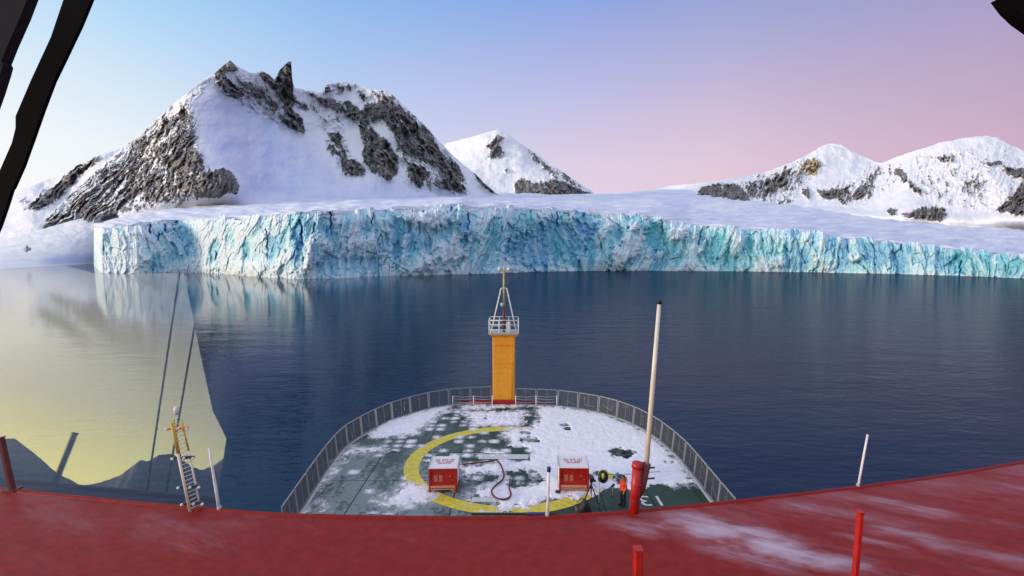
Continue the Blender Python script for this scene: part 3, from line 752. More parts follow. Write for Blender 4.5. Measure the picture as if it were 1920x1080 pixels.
# painted landing circle, letter H, edge line and the figures 13
pc = on_plane(757, 874, DECK); pf = on_plane(945, 800, DECK); pn = on_plane(985, 966, DECK)
RAD = (pf[1] - pn[1]) / 2; RC = (pc[0] + RAD, (pf[1] + pn[1]) / 2)
def annulus(c, r0, r1, z, n=128):
    m = MB(); v = []
    for k in range(n):
        a = 2 * math.pi * k / n
        v += [(c[0] + math.cos(a) * r0, c[1] + math.sin(a) * r0, z), (c[0] + math.cos(a) * r1, c[1] + math.sin(a) * r1, z)]
    f = [(2 * k, 2 * k + 1, (2 * k + 3) % (2 * n), (2 * k + 2) % (2 * n)) for k in range(n)]
    return m.add(v, f)
child(annulus(RC, RAD - 1.02, RAD, DECK + .009).build('landing_circle', M_LINE))
h = MB()
def flat(m, x0, x1, y0, y1, z): m.add([(x0, y0, z), (x1, y0, z), (x1, y1, z), (x0, y1, z)], [(0, 1, 2, 3)])
a = on_plane(897, 861, DECK); b = on_plane(990, 852, DECK)
flat(h, a[0], b[0], a[1], b[1], DECK + .010)
c = on_plane(900, 938, DECK)
flat(h, a[0], b[0], c[1] - .2, c[1] + .35, DECK + .010)
xm = (a[0] + b[0]) / 2
flat(h, xm - .25, xm + .25, c[1] + .35, a[1], DECK + .010)
child(h.build('landing_letter', M_WLINE))
def text_mesh(body, size, extrude=0.0):
    cu = bpy.data.curves.new('lettering', 'FONT'); cu.body = body; cu.size = size; cu.align_x = 'CENTER'; cu.align_y = 'CENTER'; cu.extrude = extrude
    o = bpy.data.objects.new('lettering', cu); COL.objects.link(o)
    bpy.context.view_layer.update()
    dg = bpy.context.evaluated_depsgraph_get()
    me = bpy.data.meshes.new_from_object(o.evaluated_get(dg))
    bpy.data.objects.remove(o); bpy.data.curves.remove(cu)
    return me
t13 = text_mesh('13', 1.7)
p = on_plane(1222, 938, DECK)
o = link('deck_number', t13, M_WLINE, None); o.location = (p[0], p[1], DECK + .010); o.rotation_euler = (0, 0, R(180)); child(o)
p = on_plane(637, 866, DECK)
o = link('deck_number', t13, M_WLINE, None); o.location = (p[0], p[1], DECK + .010); o.rotation_euler = (0, 0, R(120)); child(o)
def offset_strip(path, d0, d1, z):
    P = np.array(path); T = np.gradient(P, axis=0); T /= np.linalg.norm(T, axis=1)[:, None]
    Nn = np.stack([-T[:, 1], T[:, 0]], -1)
    cen = np.array([MIDX, 30.0])
    Nn *= np.sign(((cen - P) * Nn).sum(1))[:, None]
    A = P + Nn * d0; B = P + Nn * d1
    v = [(q[0], q[1], z) for q in A] + [(q[0], q[1], z) for q in B]; n = len(P)
    return MB().add(v, [(i, i + 1, n + i + 1, n + i) for i in range(n - 1)])
def resample(pts, n):
    P = np.array(pts, float); d = np.r_[0, np.cumsum(np.linalg.norm(np.diff(P, axis=0), axis=1))]
    s = np.linspace(0, d[-1], n); return np.stack([np.interp(s, d, P[:, 0]), np.interp(s, d, P[:, 1])], -1)
def smooth_path(pts, n):
    P = resample(pts, 200)
    for _ in range(60):
        P[1:-1] = (P[:-2] + 2 * P[1:-1] + P[2:]) / 4
    return resample(P, n)
LP = smooth_path(list(LW) + [PT[-2]], 120); RP = smooth_path(list(RW) + [SB[-2]], 120)
for path in (LP, RP):
    child(offset_strip(path, .06, .24, DECK + .012).build('edge_line', M_WLINE))

# bridge roof: the red deckhouse top right below the camera
EDGE = [(-420, 840), (-200, 885), (0, 915), (100, 926), (250, 941), (400, 954), (530, 963.5), (700, 968), (860, 969.5), (1000, 968.5), (1100, 963.5), (1190, 957), (1300, 947), (1400, 936), (1500, 925), (1607, 912), (1750, 894), (1920, 865), (2150, 822), (2400, 772)]
E = np.array([on_plane(*q, ROOF)[:2] for q in EDGE])
def roof():
    e = resample(E, 90)
    rp = [tuple(q) for q in e] + [(e[-1][0], -6), (e[0][0], -6)]
    return MB().prism(rp, DECK + .1, ROOF - .02).build('deckhouse', M_HULL)
child(roof())
def roof_sheet():
    e = resample(E, 560); t = np.linspace(0, 1, 150)[:, None] ** 1.3
    X = np.repeat(e[:, 0][None], 150, 0); Y = e[:, 1][None] - t * 6.2
    v = np.full(X.shape, 0.0)
    wob = fbm(X * 1.5, Y * 3, 5, 7, .65)
    for (qx, qy), rx, ry, k in [((1320, 988), .95, .22, .75), ((1185, 988), .50, .14, .55), ((1420, 1000), .7, .12, .7), ((1500, 1040), 1.1, .16, .9), ((1400, 1050), .8, .12, .6), ((1260, 970), .7, .10, .4),
                            ((1640, 1015), .4, .06, .5), ((1720, 1005), .9, .10, .45), ((1850, 1040), 1.2, .12, .5), ((1700, 950), 1.6, .12, .3), ((1560, 960), 1.2, .10, .3), ((300, 1000), 1.5, .20, .22), ((120, 960), 1.5, .18, .22)]:
        c = on_plane(qx, qy, ROOF); ca, sa = math.cos(.45), math.sin(.45)
        dx = (X - c[0]) * ca - (Y - c[1]) * sa; dy = (X - c[0]) * sa + (Y - c[1]) * ca
        v = np.maximum(v, .80 * k * sstep(1.4, .1, np.hypot(dx / rx, dy / (ry * 1.8)) + wob * .5))
    v = v + .17 * sstep(1.9, .2, t * 6.2 + wob * .3) + .16 * np.clip(fbm(X * .6 + Y * .3, Y * 1.6, 4, 9), -.4, 1) + pl([(-9, .06), (-3, .0), (1, -.04), (3, .10), (9, .24)], X)
    Z = ROOF + .012 * sstep(.3, .9, v) * (1 + wob)
    return grid_mesh('roof_plate', np.stack([X, Y + 0 * X, Z], -1), np.stack([v, v * 0, v * 0], -1))
child(link('roof_plate', roof_sheet(), M_ROOF))
# rolled lip along the forward edge
child(MB().tube([(q[0], q[1] - .03, ROOF - .02) for q in resample(E, 60)], .045, 8).build('roof_lip', M_ROOF, smooth=True))

# snow lying on the foredeck
def deck_snow():
    st = .075
    x = np.arange(-14, 13, st); y = np.arange(24, 49.2, st)
    X, Y = np.meshgrid(x, y)
    inside = poly_sdf(OUT, X, Y)
    W = lambda poly: [tuple(on_plane(*q, DECK)[:2]) for q in poly]
    areas = [
        (1.0, [(1005, 761), (1050, 762), (1132, 776), (1200, 802), (1252, 841), (1290, 885), (1303, 903), (1250, 912), (1205, 925), (1165, 922), (1110, 938), (1060, 950), (1010, 958), (930, 956), (885, 947), (880, 925), (935, 905), (948, 892), (930, 886), (868, 892), (862, 872), (930, 868), (985, 862), (992, 848), (960, 838), (948, 815), (960, 802), (1000, 802), (1012, 785)]),
        (.9, [(703, 940), (752, 915), (765, 905), (800, 910), (818, 926), (800, 941), (745, 951)]),
        (.9, [(688, 812), (720, 788), (800, 767), (850, 759), (832, 776), (792, 800), (780, 814), (740, 820), (700, 822)]),
        (.8, [(638, 850), (660, 837), (720, 840), (728, 846), (690, 849), (640, 856)]),
        (.8, [(622, 866), (645, 866), (600, 918), (572, 932), (580, 905)]),
        (.6, [(850, 758), (1010, 757), (1012, 764), (860, 770)]),
        (.8, [(592, 950), (605, 938), (620, 945), (615, 956), (596, 958)]), (.8, [(566, 962), (580, 952), (580, 966), (566, 968)]),
        (.5, [(905, 842), (960, 838), (1000, 850), (985, 868), (900, 870), (890, 850)]),
        (.5, [(860, 770), (990, 768), (990, 800), (880, 800)]),
        (.5, [(820, 860), (868, 858), (870, 905), (860, 905)])]
    n1 = fbm(X * .5, Y * .5, 5, 61, .6); n2 = fbm(X * 1.6, Y * 1.6, 4, 62, .6)
    v = np.full(X.shape, -1.0)
    for w, poly in areas:
        s = poly_sdf(W(poly), X, Y)
        v = np.maximum(v, np.clip(s * .9, -1, 1) + (w - 1.0) * .9 + .15)
    n3 = fbm(X * 5, Y * 5, 4, 67, .65); n4 = fbm(X * 1.6, Y * .35, 4, 68, .6)
    v = v + n1 * .50 + n2 * .42 + n3 * .20 + n4 * .32
    holes = [(1165, 850, 1.0, .9), (1058, 797, .5, .6), (1064, 804, .4, .8), (985, 897, 1.4, .8), (968, 893, .7, .7), (1132, 889, .62, .8), (1155, 898, .8, .6), (1100, 891, .5, .7), (992, 825, .8, .8), (985, 812, .5, .6), (972, 846, 1.0, .6), (1232, 925, 1.1, .7), (1255, 868, .35, .4),
             (1152, 762, .3, .3), (1055, 765, .4, .3), (1262, 858, .3, .3), (912, 943, 1.0, .5), (1150, 930, 1.2, .7), (1110, 955, 1.5, .8), (1040, 962, 2.0, .6)]
    for hx_, hy_, rr, k in holes:
        c = on_plane(hx_, hy_, DECK)
        v = v - 1.9 * k * sstep(1.25, .6, np.hypot(X - c[0], (Y - c[1])) / rr + n2 * .5)
    bar = W([(894, 862), (992, 862), (993, 851), (896, 851)])
    v = np.where(poly_sdf(bar, X, Y) > -.05, v - 1.2 + .5 * n2, v)
    # tie-down pattern: round leftovers of snow on a square grid
    rng = np.random.RandomState(5)
    g = .92
    IX = np.floor(X / g).astype(int); IY = np.floor(Y / g).astype(int)
    rnd = rng.rand(64, 64); rr = rng.rand(64, 64)
    cell = rnd[IX % 64, IY % 64]; rad = .18 + .24 * rr[IX % 64, IY % 64]
    d = np.hypot(X - (IX + .5) * g, Y - (IY + .5) * g) + n2 * .14 + n3 * .08
    zone = np.maximum(sstep(-1.5, .5, poly_sdf(W([(680, 830), (800, 775), (860, 762), (1000, 762), (985, 800), (960, 830), (990, 850), (880, 862), (760, 850)]), X, Y)),
                      .42 * sstep(-1, 1, poly_sdf(W([(570, 966), (640, 860), (760, 850), (760, 960)]), X, Y)))
    zone = np.maximum(zone, .5 * sstep(-1, 1, poly_sdf(W([(860, 890), (960, 880), (1000, 905), (900, 930)]), X, Y)))
    dot = np.where(cell < .50 * zone, (rad - d) * 1.5, -1)
    # the pits also show as bare dots in thin snow
    v = np.where((v < .45) & (v > 0) & (d < .20), v - .4, v)
    v = np.maximum(v, dot)
    hgt = .006 + .050 * sstep(0, 1.2, v) + .03 * np.maximum(0, n2) * sstep(.2, 1, v) + .012 * n3
    v = np.minimum(v, (inside - .10) * 6)
    Z = DECK + .013 + np.clip(hgt, 0, 1) * sstep(.1, .6, v)
    keep = (v[:-1, :-1] > -.45) & (v[1:, 1:] > -.45) & (v[:-1, 1:] > -.45) & (v[1:, :-1] > -.45) & (inside[:-1, :-1] > .1)
    return grid_mesh('deck_snow', np.stack([X, Y, Z], -1), np.stack([np.clip(v * .8 + .36, 0, 2), v * 0, v * 0], -1), True, keep)
tag(link('deck_snow', deck_snow(), M_SNOW), 'wind packed snow lying over the green foredeck', kind='stuff')

# ------------------------------------------------------------------ safety net panels along the deck edge
ORD = ['nearest to', 'second from', 'third from', 'fourth from', 'fifth from', 'sixth from', 'seventh from', 'eighth from', 'ninth from', 'tenth from', 'eleventh from', 'twelfth from', 'thirteenth from', 'fourteenth from']
def panel_meshes(w, hgt):
    fr = MB()
    for a, b in (((0, 0, 0), (0, 0, hgt)), ((w, 0, 0), (w, 0, hgt)), ((0, 0, .03), (w, 0, .03)), ((0, 0, hgt), (w, 0, hgt))): fr.bar(a, b, .062)
    fr.bar((w * .5, 0, 0), (w * .5, 0, hgt), .03)
    net = MB()
    k = int(w / .095)
    for i in range(1, k): net.bar((w * i / k, 0, .03), (w * i / k, 0, hgt), .030, .012)
    k = int(hgt / .095)
    for i in range(1, k): net.bar((0, .014, hgt * i / k), (w, .014, hgt * i / k), .030, .012)
    return fr.mesh('frame'), net.mesh('net')
STRUTS = [[(.15, .2), (.6, .45), (.62, .15)], [(.3, .35), (.3, .8), (.7, .8)], [(.2, .3), (.7, .3), (.72, .8)], [(.55, .25), (.35, .25), (.35, .7), (.6, .7)], [(.25, .75), (.3, .3), (.8, .5)]]
def panels(path, side, n):
    P = resample(path, n + 1)
    w = float(np.mean(np.linalg.norm(np.diff(P, axis=0), axis=1))) - .13
    hgt = 1.5
    fm, nm = panel_meshes(w, hgt)
    sm = []
    for q, s in enumerate(STRUTS):
        m = MB()
        for i in range(len(s) - 1): m.bar((s[i][0] * w, -.05, s[i][1] * hgt), (s[i + 1][0] * w, -.05, s[i + 1][1] * hgt), .05)
        sm.append(m.mesh('strut'))
    cen = Vector((MIDX, 30))
    for i in range(n):
        a = Vector(P[i]); b = Vector(P[i + 1])
        if side == 'right': a, b = b, a
        d = (b - a).normalized()
        start = a + d * .065
        t = thing('safety_net_panel', 'grey framed safety net panel on the %s deck edge, %s the yellow mast' % (side, ORD[i]), 'safety net', (start.x, start.y, DECK + .02), math.atan2(d.y, d.x), 'hinged safety net panels round the foredeck')
        inw = Vector((-d.y, d.x)); sgn = 1 if inw.dot(cen - a) > 0 else -1
        t.rotation_euler = (R(6) * sgn, 0, math.atan2(d.y, d.x))
        t.rotation_mode = 'XYZ'
        link('frame', fm, M_RAIL, t); link('net', nm, M_NET, t)
        if side == 'right' or i % 3 == 1:
            st = link('strut', sm[(i * 2 + 1) % len(sm)], M_STEEL, t)
            if sgn < 0: st.location.y = .10
LPN = smooth_path(list(LW), 120); RPN = smooth_path(list(RW), 120)
def lengthened(P, n):
    w = np.linalg.norm(np.diff(P, axis=0), axis=1).sum() / n
    d = P[-1] - P[-6]; d = d / np.linalg.norm(d)
    return np.concatenate([P, (P[-1] + d * w * np.array([[.5], [1.0]]))])
panels(lengthened(LPN, 13), 'left', 14); panels(lengthened(RPN, 13), 'right', 14)

# rope railings beside the foremast
def rope_rail(name, pts, label):
    t = thing(name, label, 'railing', (pts[0][0], pts[0][1], DECK))
    for q in pts:
        MB().tube([(q[0] - pts[0][0], q[1] - pts[0][1], -.02), (q[0] - pts[0][0], q[1] - pts[0][1], 1.05)], .045, 8).build('post', M_WHITE, t, True)
    for z in (.45, .75, 1.0):
        for i in range(len(pts) - 1):
            a = Vector((pts[i][0] - pts[0][0], pts[i][1] - pts[0][1], z)); b = Vector((pts[i + 1][0] - pts[0][0], pts[i + 1][1] - pts[0][1], z))
            m = (a + b) / 2 - Vector((0, 0, .10))
            MB().tube([a, a.lerp(m, .55), m, m.lerp(b, .45), b], .022, 6).build('rope', M_STEEL, t, True)
rope_rail('rope_railing', [on_plane(x, 762, DECK)[:2] for x in (849, 888, 923)], 'white posts with sagging ropes left of the yellow mast')
rope_rail('rope_railing', [on_plane(x, 762, DECK)[:2] for x in (967, 1005, 1044)], 'white posts with sagging ropes right of the yellow mast')

# ------------------------------------------------------------------ foremast
my = float(on_plane(945, 759, DECK)[1]) + 1.3
bx = float(at_y(945, 757, my)[0])
def zy(row): return float(at_y(945, row, my)[2]) - DECK
fm = thing('foremast', 'tall yellow box foremast with railed platform and lamp pole', 'mast', (bx, my, DECK))
hw0 = 20.5 * my / F; hw1 = 21 * my / F
zt = zy(624)
def taper(z0, z1, a, b, d0, d1):
    v = [(-a, -d0, z0), (a, -d0, z0), (a, d0, z0), (-a, d0, z0), (-b, -d1, z1), (b, -d1, z1), (b, d1, z1), (-b, d1, z1)]
    return MB().add(v, [(3, 2, 1, 0), (4, 5, 6, 7), (0, 1, 5, 4), (1, 2, 6, 5), (2, 3, 7, 6), (3, 0, 4, 7)])
taper(.42, zt, hw0, hw1, 1.15, .95).build('trunk', M_YEL, fm, bevel=.06)
taper(-.03, .42, hw0 + .03, hw0 + .03, 1.18, 1.18).build('foot', M_RED, fm, bevel=.03)
pw = 1.42
taper(zt - .3, zt + .02, hw1 + .01, pw, .98, 1.35).build('bracket', M_YEL, fm)
MB().box((0, 0, zt + .07), (pw * 2, 2.7, .1)).build('platform', M_STEEL, fm, bevel=.02)
rl = MB(); zr = zy(597)
for z in (zt + .5, (zt + zr) / 2 + .3, zr):
    c = [(-pw, -1.35), (pw, -1.35), (pw, 1.35), (-pw, 1.35)]
    for i in range(4): rl.tube([(c[i][0], c[i][1], z), (c[(i + 1) % 4][0], c[(i + 1) % 4][1], z)], .03, 6)
for x in (-pw, -pw / 3, pw / 3, pw):
    for y in (-1.35, 1.35): rl.tube([(x, y, zt + .1), (x, y, zr)], .035, 6)
rl.build('railing', M_WHITE, fm, True)
zb = zy(541)
MB().tube([(0, 0, zt + .1), (0, 0, zy(575))], .13, 10).build('pole_base', M_BROWN, fm, True)
MB().tube([(0, 0, zy(575)), (0, 0, zb), (0, 0, zy(507))], [.11, .10, .09], 10).build('pole', M_OLIVE, fm, True)
for s in (-1, 1):
    MB().tube([(s * 1.25, -.9, zt + .1), (s * .28, 0, zb), (0, 0, zb + .08)], .065, 8).build('stay', M_LENS if False else M_WHITE, fm, True)
MB().box((0, 0, zy(508)), (1.25, .18, .08)).build('crossbar', M_OLIVE, fm)
MB().add([(-.35, 0, zy(508)), (.35, 0, zy(508)), (0, 0, zy(514))], [(0, 1, 2)]).build('gusset', M_CREAM, fm)
for s in (-1, 1):
    MB().tube([(s * .46, 0, zy(507)), (s * .46, 0, zy(505.5)), (s * .46, 0, zy(503)), (s * .46, 0, zy(501.5))], [.10, .15, .15, .08], 10).build('lamp', M_LENS, fm, True)
MB().tube([(0, 0, zy(508)), (0, 0, zy(500))], .05, 8).build('lightning_rod', M_CREAM, fm, True)
MB().tube([(-.22, -.15, zy(574)), (-.22, -.15, zy(568))], .13, 10).build('loudhailer', M_WHITE, fm, True)
MB().box((.45, -.6, zt + .62), (.4, .35, 1.0)).build('cabinet', M_CREAM, fm, bevel=.02)
for k in range(9):
    MB().box((-.55, -1.16, .9 + k * .72), (.40, .05, .035)).build('rung', M_YEL, fm)

for z in (2.2, 4.0, 5.8):
    MB().box((0, 0, z), (hw0 * 2 + .02, 2.2, .02)).build('weld_band', M_YEL, fm)
MB().tube([(.75, -1.16, .5), (.75, -1.10, zt)], .035, 8).build('cable_pipe', M_YEL, fm, True)
# red coaming at the foot of the mast
cl = [on_plane(x, y, DECK)[:2] for x, y in ((862, 757), (920, 756), (968, 757), (1012, 760))]
for i in (0, 2): child(MB().bar((cl[i][0], cl[i][1] + .25, DECK + .16), (cl[i + 1][0], cl[i + 1][1] + .25, DECK + .16), .24, .36).build('coaming', M_RED))

# ------------------------------------------------------------------ storage boxes
def storage_box(px0, px1, row_f, label, white_side):
    a = on_plane(px0, row_f, DECK); b = on_plane(px1, row_f, DECK)
    w = b[0] - a[0]; dpt = 1.75; hg = 1.22; z0 = .26
    t = thing('storage_box', label, 'storage box', ((a[0] + b[0]) / 2, a[1], DECK), R(1.5 if px0 < 900 else -1.5), 'red and white storage boxes on the foredeck')
    MB().box((0, dpt / 2, z0 + hg / 2), (w - .06, dpt - .05, hg)).build('body', M_WHITE, t, bevel=.015)
    MB().box((0, .02, z0 + hg / 2), (w - .26, .06, hg - .12)).build('front_panel', M_RED, t, bevel=.01)
    for s in (-1, 1):
        MB().box((s * (w / 2 - .065), .0, (hg + z0) / 2), (.13, .12, hg + z0)).build('corner_post', M_RED, t, bevel=.012)
        MB().box((s * (w / 2 - .055), dpt - .05, (hg + z0) / 2), (.11, .11, hg + z0)).build('corner_post', M_STEEL, t, bevel=.012)
    MB().box((0, -.01, z0 + hg - .04), (w - .26, .07, .08)).build('top_rail', M_RED, t)
    lid = MB().box((0, dpt / 2, z0 + hg + .03), (w + .02, dpt + .06, .06)).build('lid', M_WHITE, t, bevel=.012)
    for s in (-1, 1): MB().box((s * (w / 2), dpt / 2, z0 + hg + .075), (.05, dpt, .03)).build('lid_rim', M_STEEL, t)
    MB().box((0, -.02, .36), (w - .26, .12, .14)).build('sill', M_PINK, t, bevel=.01)
    sk = MB()
    sk.box((0, -.02, .20), (w - .26, .08, .07))
    for s in (-1, 1): sk.bar((s * (w / 2 - .14), -.02, .03), (s * (w / 2 - .42), -.02, .18), .07)
    sk.build('skid', M_PINK, t)
    MB().box((0, dpt / 2, .13), (w - .3, dpt - .3, .10)).build('underframe', M_BLACK, t)
    # lettering too worn to read at this distance: three red lines on the lid, two pale blocks on the front
    lt = MB(); rng = random.Random(3)
    for row, (y, words) in enumerate(((1.20, (3, 4, 3)), (.93, (3, 1, 5)), (.68, (8,)))):
        total = sum(words) * .105 + (len(words) - 1) * .09; x = -total / 2
        for q in words:
            for _ in range(q):
                k = rng.random()
                lt.box((x + .05, y, z0 + hg + .064), (.045, .20, .006)); lt.box((x + .066, y + (.08 if k < .5 else -.08), z0 + hg + .065), (.06, .05, .006))
                if k > .3: lt.box((x + .062, y, z0 + hg + .064), (.04, .03, .006))
                x += .105
            x += .09
    lt.build('lettering', M_RED, lid)['kind'] = 'stuff'
    st = MB()
    for k in range(4):
        st.box((-w * .30 + k * .055, -.014, z0 + .62), (.03, .012, .40)); st.box((-w * .13 + k * .055, -.014, z0 + .62), (.03, .012, .40))
    st.build('stencil', M_PINK, t)
    for x, z in ((.30, .85), (.42, .62)): MB().box((x * w * .8, -.02, z0 + z - .1), (.07, .05, .04)).build('latch', M_STEEL, t)
    if not white_side:
        pass
    return t
storage_box(804, 858, 923, 'red fronted box with white lid beside the yellow circle', False)
storage_box(1048, 1104, 922, 'red fronted white box behind the filming tripod', True)

# ------------------------------------------------------------------ hose on the deck
def tube_on_deck(name, pts, rad, mat, label, cat):
    P = [on_plane(x, y, DECK) for x, y in pts]
    q = []
    for i in range(len(P) - 1):
        p0 = P[max(i - 1, 0)]; p1 = P[i]; p2 = P[i + 1]; p3 = P[min(i + 2, len(P) - 1)]
        for s in np.linspace(0, 1, 6)[:-1]:
            q.append(.5 * (2 * p1 + (p2 - p0) * s + (2 * p0 - 5 * p1 + 4 * p2 - p3) * s * s + (3 * p1 - p0 - 3 * p2 + p3) * s ** 3))
    q.append(P[-1])
    return tag(MB().tube([(c[0], c[1], DECK + .10 + rad) for c in q], rad, 8).build(name, mat, None, True), label, cat)
tube_on_deck('hose', [(866, 875), (895, 872), (915, 869), (930, 867), (938, 874), (943, 886), (945, 897), (940, 906), (929, 915), (922, 924), (924, 932), (932, 939), (944, 941), (954, 938), (958, 930), (955, 920), (956, 908), (957, 903)], .055, M_HOSE, 'dark red hose looped over the snow between the boxes', 'hose')
tube_on_deck('cable', [(1104, 893), (1150, 893), (1195, 891), (1225, 888), (1238, 887)], .014, M_DSTEEL, 'thin dark cable lying on the snow right of the boxes', 'cable')

# ------------------------------------------------------------------ roof-edge masts and posts
def edge_y(px):
    return float(on_plane(px, pl(EDGE, px), ROOF)[1])
def at_edge(px): return on_plane(px, pl(EDGE, px), ROOF)
def whip(base, topq, r0, r1, label, mat=M_WHITE, tip=None, cat='antenna', group='white whip antennas on the roof edge'):
    b = at_edge(base[0]); b = np.array([b[0], b[1] - .03, ROOF]); tq = at_y(topq[0], topq[1], b[1])
    t = thing('whip_antenna', label, cat, tuple(b), 0, group)
    v = Vector(tq - b)
    MB().tube([(0, 0, -.02), v * .33, v * .66, v], [r0, r0 * .9, (r0 + r1) / 2, r1], 10).build('rod', mat, t, True)
    MB().tube([(0, 0, 0), (0, 0, .06)], r0 * 1.35, 10).build('base_collar', M_STEEL, t, True)
    if tip: MB().tube([v, v + v.normalized() * tip[0]], r1 * 1.35, 10).build('tip_cap', tip[1], t, True)
    return t
whip((414, 956), (392, 841), .022, .012, 'slim grey white whip antenna beside the yellow lattice mast', M_WHITE)
whip((1606, 912), (1627, 814), .018, .014, 'slim white whip antenna at the right edge of the roof', M_WHITE, (.02, M_BLACK))
whip((1026, 966), (1029, 884), .020, .019, 'short white rod with blue tip in front of the right box', M_WHITE, (.06, M_NAVY))

# red vent post and the tall white antenna clamped to it
vb = at_edge(1187); vy = vb[1] - .05
vp = thing('vent_post', 'thick red post with cap standing on the roof edge', 'post', (vb[0], vy, ROOF))
vt = Vector(at_y(1195, 874, vy) - np.array([vb[0], vy, ROOF]))
rv = 9.3 * vy / F
MB().tube([(0, 0, -.02), vt * .5, vt], rv, 16).build('tube', M_RED, vp, True)
MB().tube([vt * .97, vt * 1.02, vt * 1.08, vt * 1.10], [rv * 1.18, rv * 1.18, rv * 1.05, rv * .6], 16).build('cap', M_RED, vp, True)
MB().tube([vt * .60, vt * .63], rv * 1.10, 16).build('band', M_RED, vp, True)
MB().tube([vt * .26, vt * .28], rv * 1.06, 16).build('band', M_BROWN, vp, True)
ay = vy + .04
ab = at_y(1212, 872, ay); at_ = at_y(1236, 570, ay)
an = thing('pole_antenna', 'tall white pole antenna with black tip clamped to the red post', 'antenna', tuple(ab))
v = Vector(at_ - ab)
MB().tube([v * -.01, v * .5, v], [.035, .032, .026], 12).build('rod', M_CREAM, an, True)
MB().tube([v, v * 1.025], .034, 12).build('tip_cap', M_BLACK, an, True)
lo = Vector(at_y(1203, 915, ay) - ab); lo2 = Vector(at_y(1196, 938, ay) - ab)
MB().tube([v * .01, lo, lo2], [.058, .055, .02], 12).build('socket', M_BROWN, an, True)
for q in (.3, .75):
    p = lo * q; MB().box(tuple(p + Vector((-.07, -.02, 0))), (.16, .05, .04)).build('clamp', M_DSTEEL, an)
for row, dx in ((878, .10), (898, .10)):
    p = Vector(at_y(1214, row, ay) - ab); MB().tube([p - Vector((.05, 0, 0)), p + Vector((dx, 0, .01))], .012, 6).build('peg', M_DSTEEL, an, True)

# lattice mast with lamps on the left
lb = at_edge(369); ly = lb[1] - .02
lm = thing('lattice_mast', 'narrow yellow and cream lattice mast with small white lamps', 'mast', (lb[0], ly, ROOF))
ltop = Vector(at_y(331, 778, ly) - np.array([lb[0], ly, ROOF]))
ux = Vector((1, 0, 0)); wv = 9.5 * ly / F
def lp(s, o, d=0): return ltop * s + ux * o * wv + Vector((0, d, 0))
for o, d, mt in ((-1, 0, M_BROWN), (-.25, -.10, M_CREAM), (.95, 0, M_CREAM)):
    MB().tube([lp(-.02, o, d), lp(.62, o, d)], .012 if o != -.25 else .017, 8).build('chord', mt, lm, True)
    MB().tube([lp(.62, o, d), lp(.95, o * .8, d)], .012 if o != -.25 else .017, 8).build('chord', M_OCHRE, lm, True)
rg = MB()
for k in range(22):
    s = .03 + k * .042
    rg.tube([lp(s, -.25, -.10), lp(s + .01, .95)], .005, 6); rg.tube([lp(s, -1), lp(s + .02, -.25, -.10)], .004, 6)
o = rg.build('lacing', M_CREAM, lm, True); o['kind'] = 'stuff'
for s in (.06, .24, .55, .86):
    MB().bar(lp(s, -2.1, -.03), lp(s + .012, 2.1, -.03), .03).build('crossarm', M_DSTEEL if s < .8 else M_YEL, lm)
    for o in (-2.1, 2.1, .3):
        q = lp(s + (.006 if o > 0 else 0), o, -.06)
        MB().box(tuple(q), (.034, .036, .036)).build('lamp', M_WHITE, lm, bevel=.010)
q = lp(1.0, -.05); MB().tube([q, q + Vector((0, 0, .07)), q + Vector((0, 0, .12))], [.025, .03, .02], 10).build('top_lamp', M_WHITE, lm, True)

# dark red stanchion at the far left, bright red stanchions at the near right
def stanchion(bq, tq, w, mat, label, z=ROOF):
    b = on_plane(*bq, z); tt = Vector(at_y(tq[0], tq[1], b[1]) - b)
    t = thing('stanchion', label, 'post', tuple(b), 0)
    MB().bar((0, 0, -.02), tt, w, w * .8).build('post', mat, t, bevel=w * .12)
    MB().bar(tt, tt + tt.normalized() * .02, w * 1.1, w * .9).build('end_cap', mat, t)
    MB().box((0, 0, .012), (w * 2.2, w * 2.2, .024)).build('base_plate', mat, t)
stanchion((24, 919), (2, 822), .075, M_BROWN, 'dark red leaning post at the far left roof edge')
stanchion((1602, 1092), (1613, 962), .062, M_RED, 'bright red post standing near on the right of the roof')
stanchion((1194, 1120), (1196, 1031), .100, M_RED, 'short red post at the bottom edge near the middle')
MB_ = MB()

# dark rail hung just ahead of the roof edge
rr = thing('cable_tray', 'black cable tray lying along the front of the roof', 'cable tray', (float(on_plane(970, 966, ROOF)[0]), edge_y(970) + .04, ROOF))
MB().box((-.05, 0, .018), (1.15, .04, .025)).build('tray', M_BLACK, rr, bevel=.008)
MB().box((.28, -.005, .02), (.30, .05, .034)).build('sleeve', M_NAVY, rr, bevel=.008)
for x in (-.17, -.09):
    MB().tube([(x - .022, 0, .02), (x - .018, 0, .050), (x + .018, 0, .050), (x + .022, 0, .02)], .006, 6).build('loop', M_BLACK, rr, True)

# ------------------------------------------------------------------ filming gear and the person
def on_deck(px, py):
    q = on_plane(px, py, DECK); return Vector((q[0], q[1], DECK))
tp = on_deck(1108, 944); K = (tp.y) / F
tr = thing('camera_tripod', 'black tripod with video camera beside the right box', 'tripod', tuple(tp))
for a in (200, 320, 80):
    d = Vector((math.cos(R(a)), math.sin(R(a)), 0))
    MB().tube([(0, 0, 1.15), d * .30 + Vector((0, 0, .55)), d * .55 + Vector((0, 0, .02))], [.04, .035, .025], 8).build('leg', M_BLACK, tr, True)
MB().tube([(0, 0, .9), (0, 0, 1.3)], .05, 8).build('column', M_BLACK, tr, True)
MB().box((0, 0, 1.34), (.16, .2, .1)).build('pan_head', M_BLACK, tr, bevel=.02)
cb = MB().box((.03, 0, 1.50), (.26, .42, .24)).build('video_camera', M_BLACK, tr, bevel=.03)
MB().tube([(.03, .18, 1.50), (.03, .36, 1.50)], .085, 12).build('lens', M_DSTEEL, cb, True)
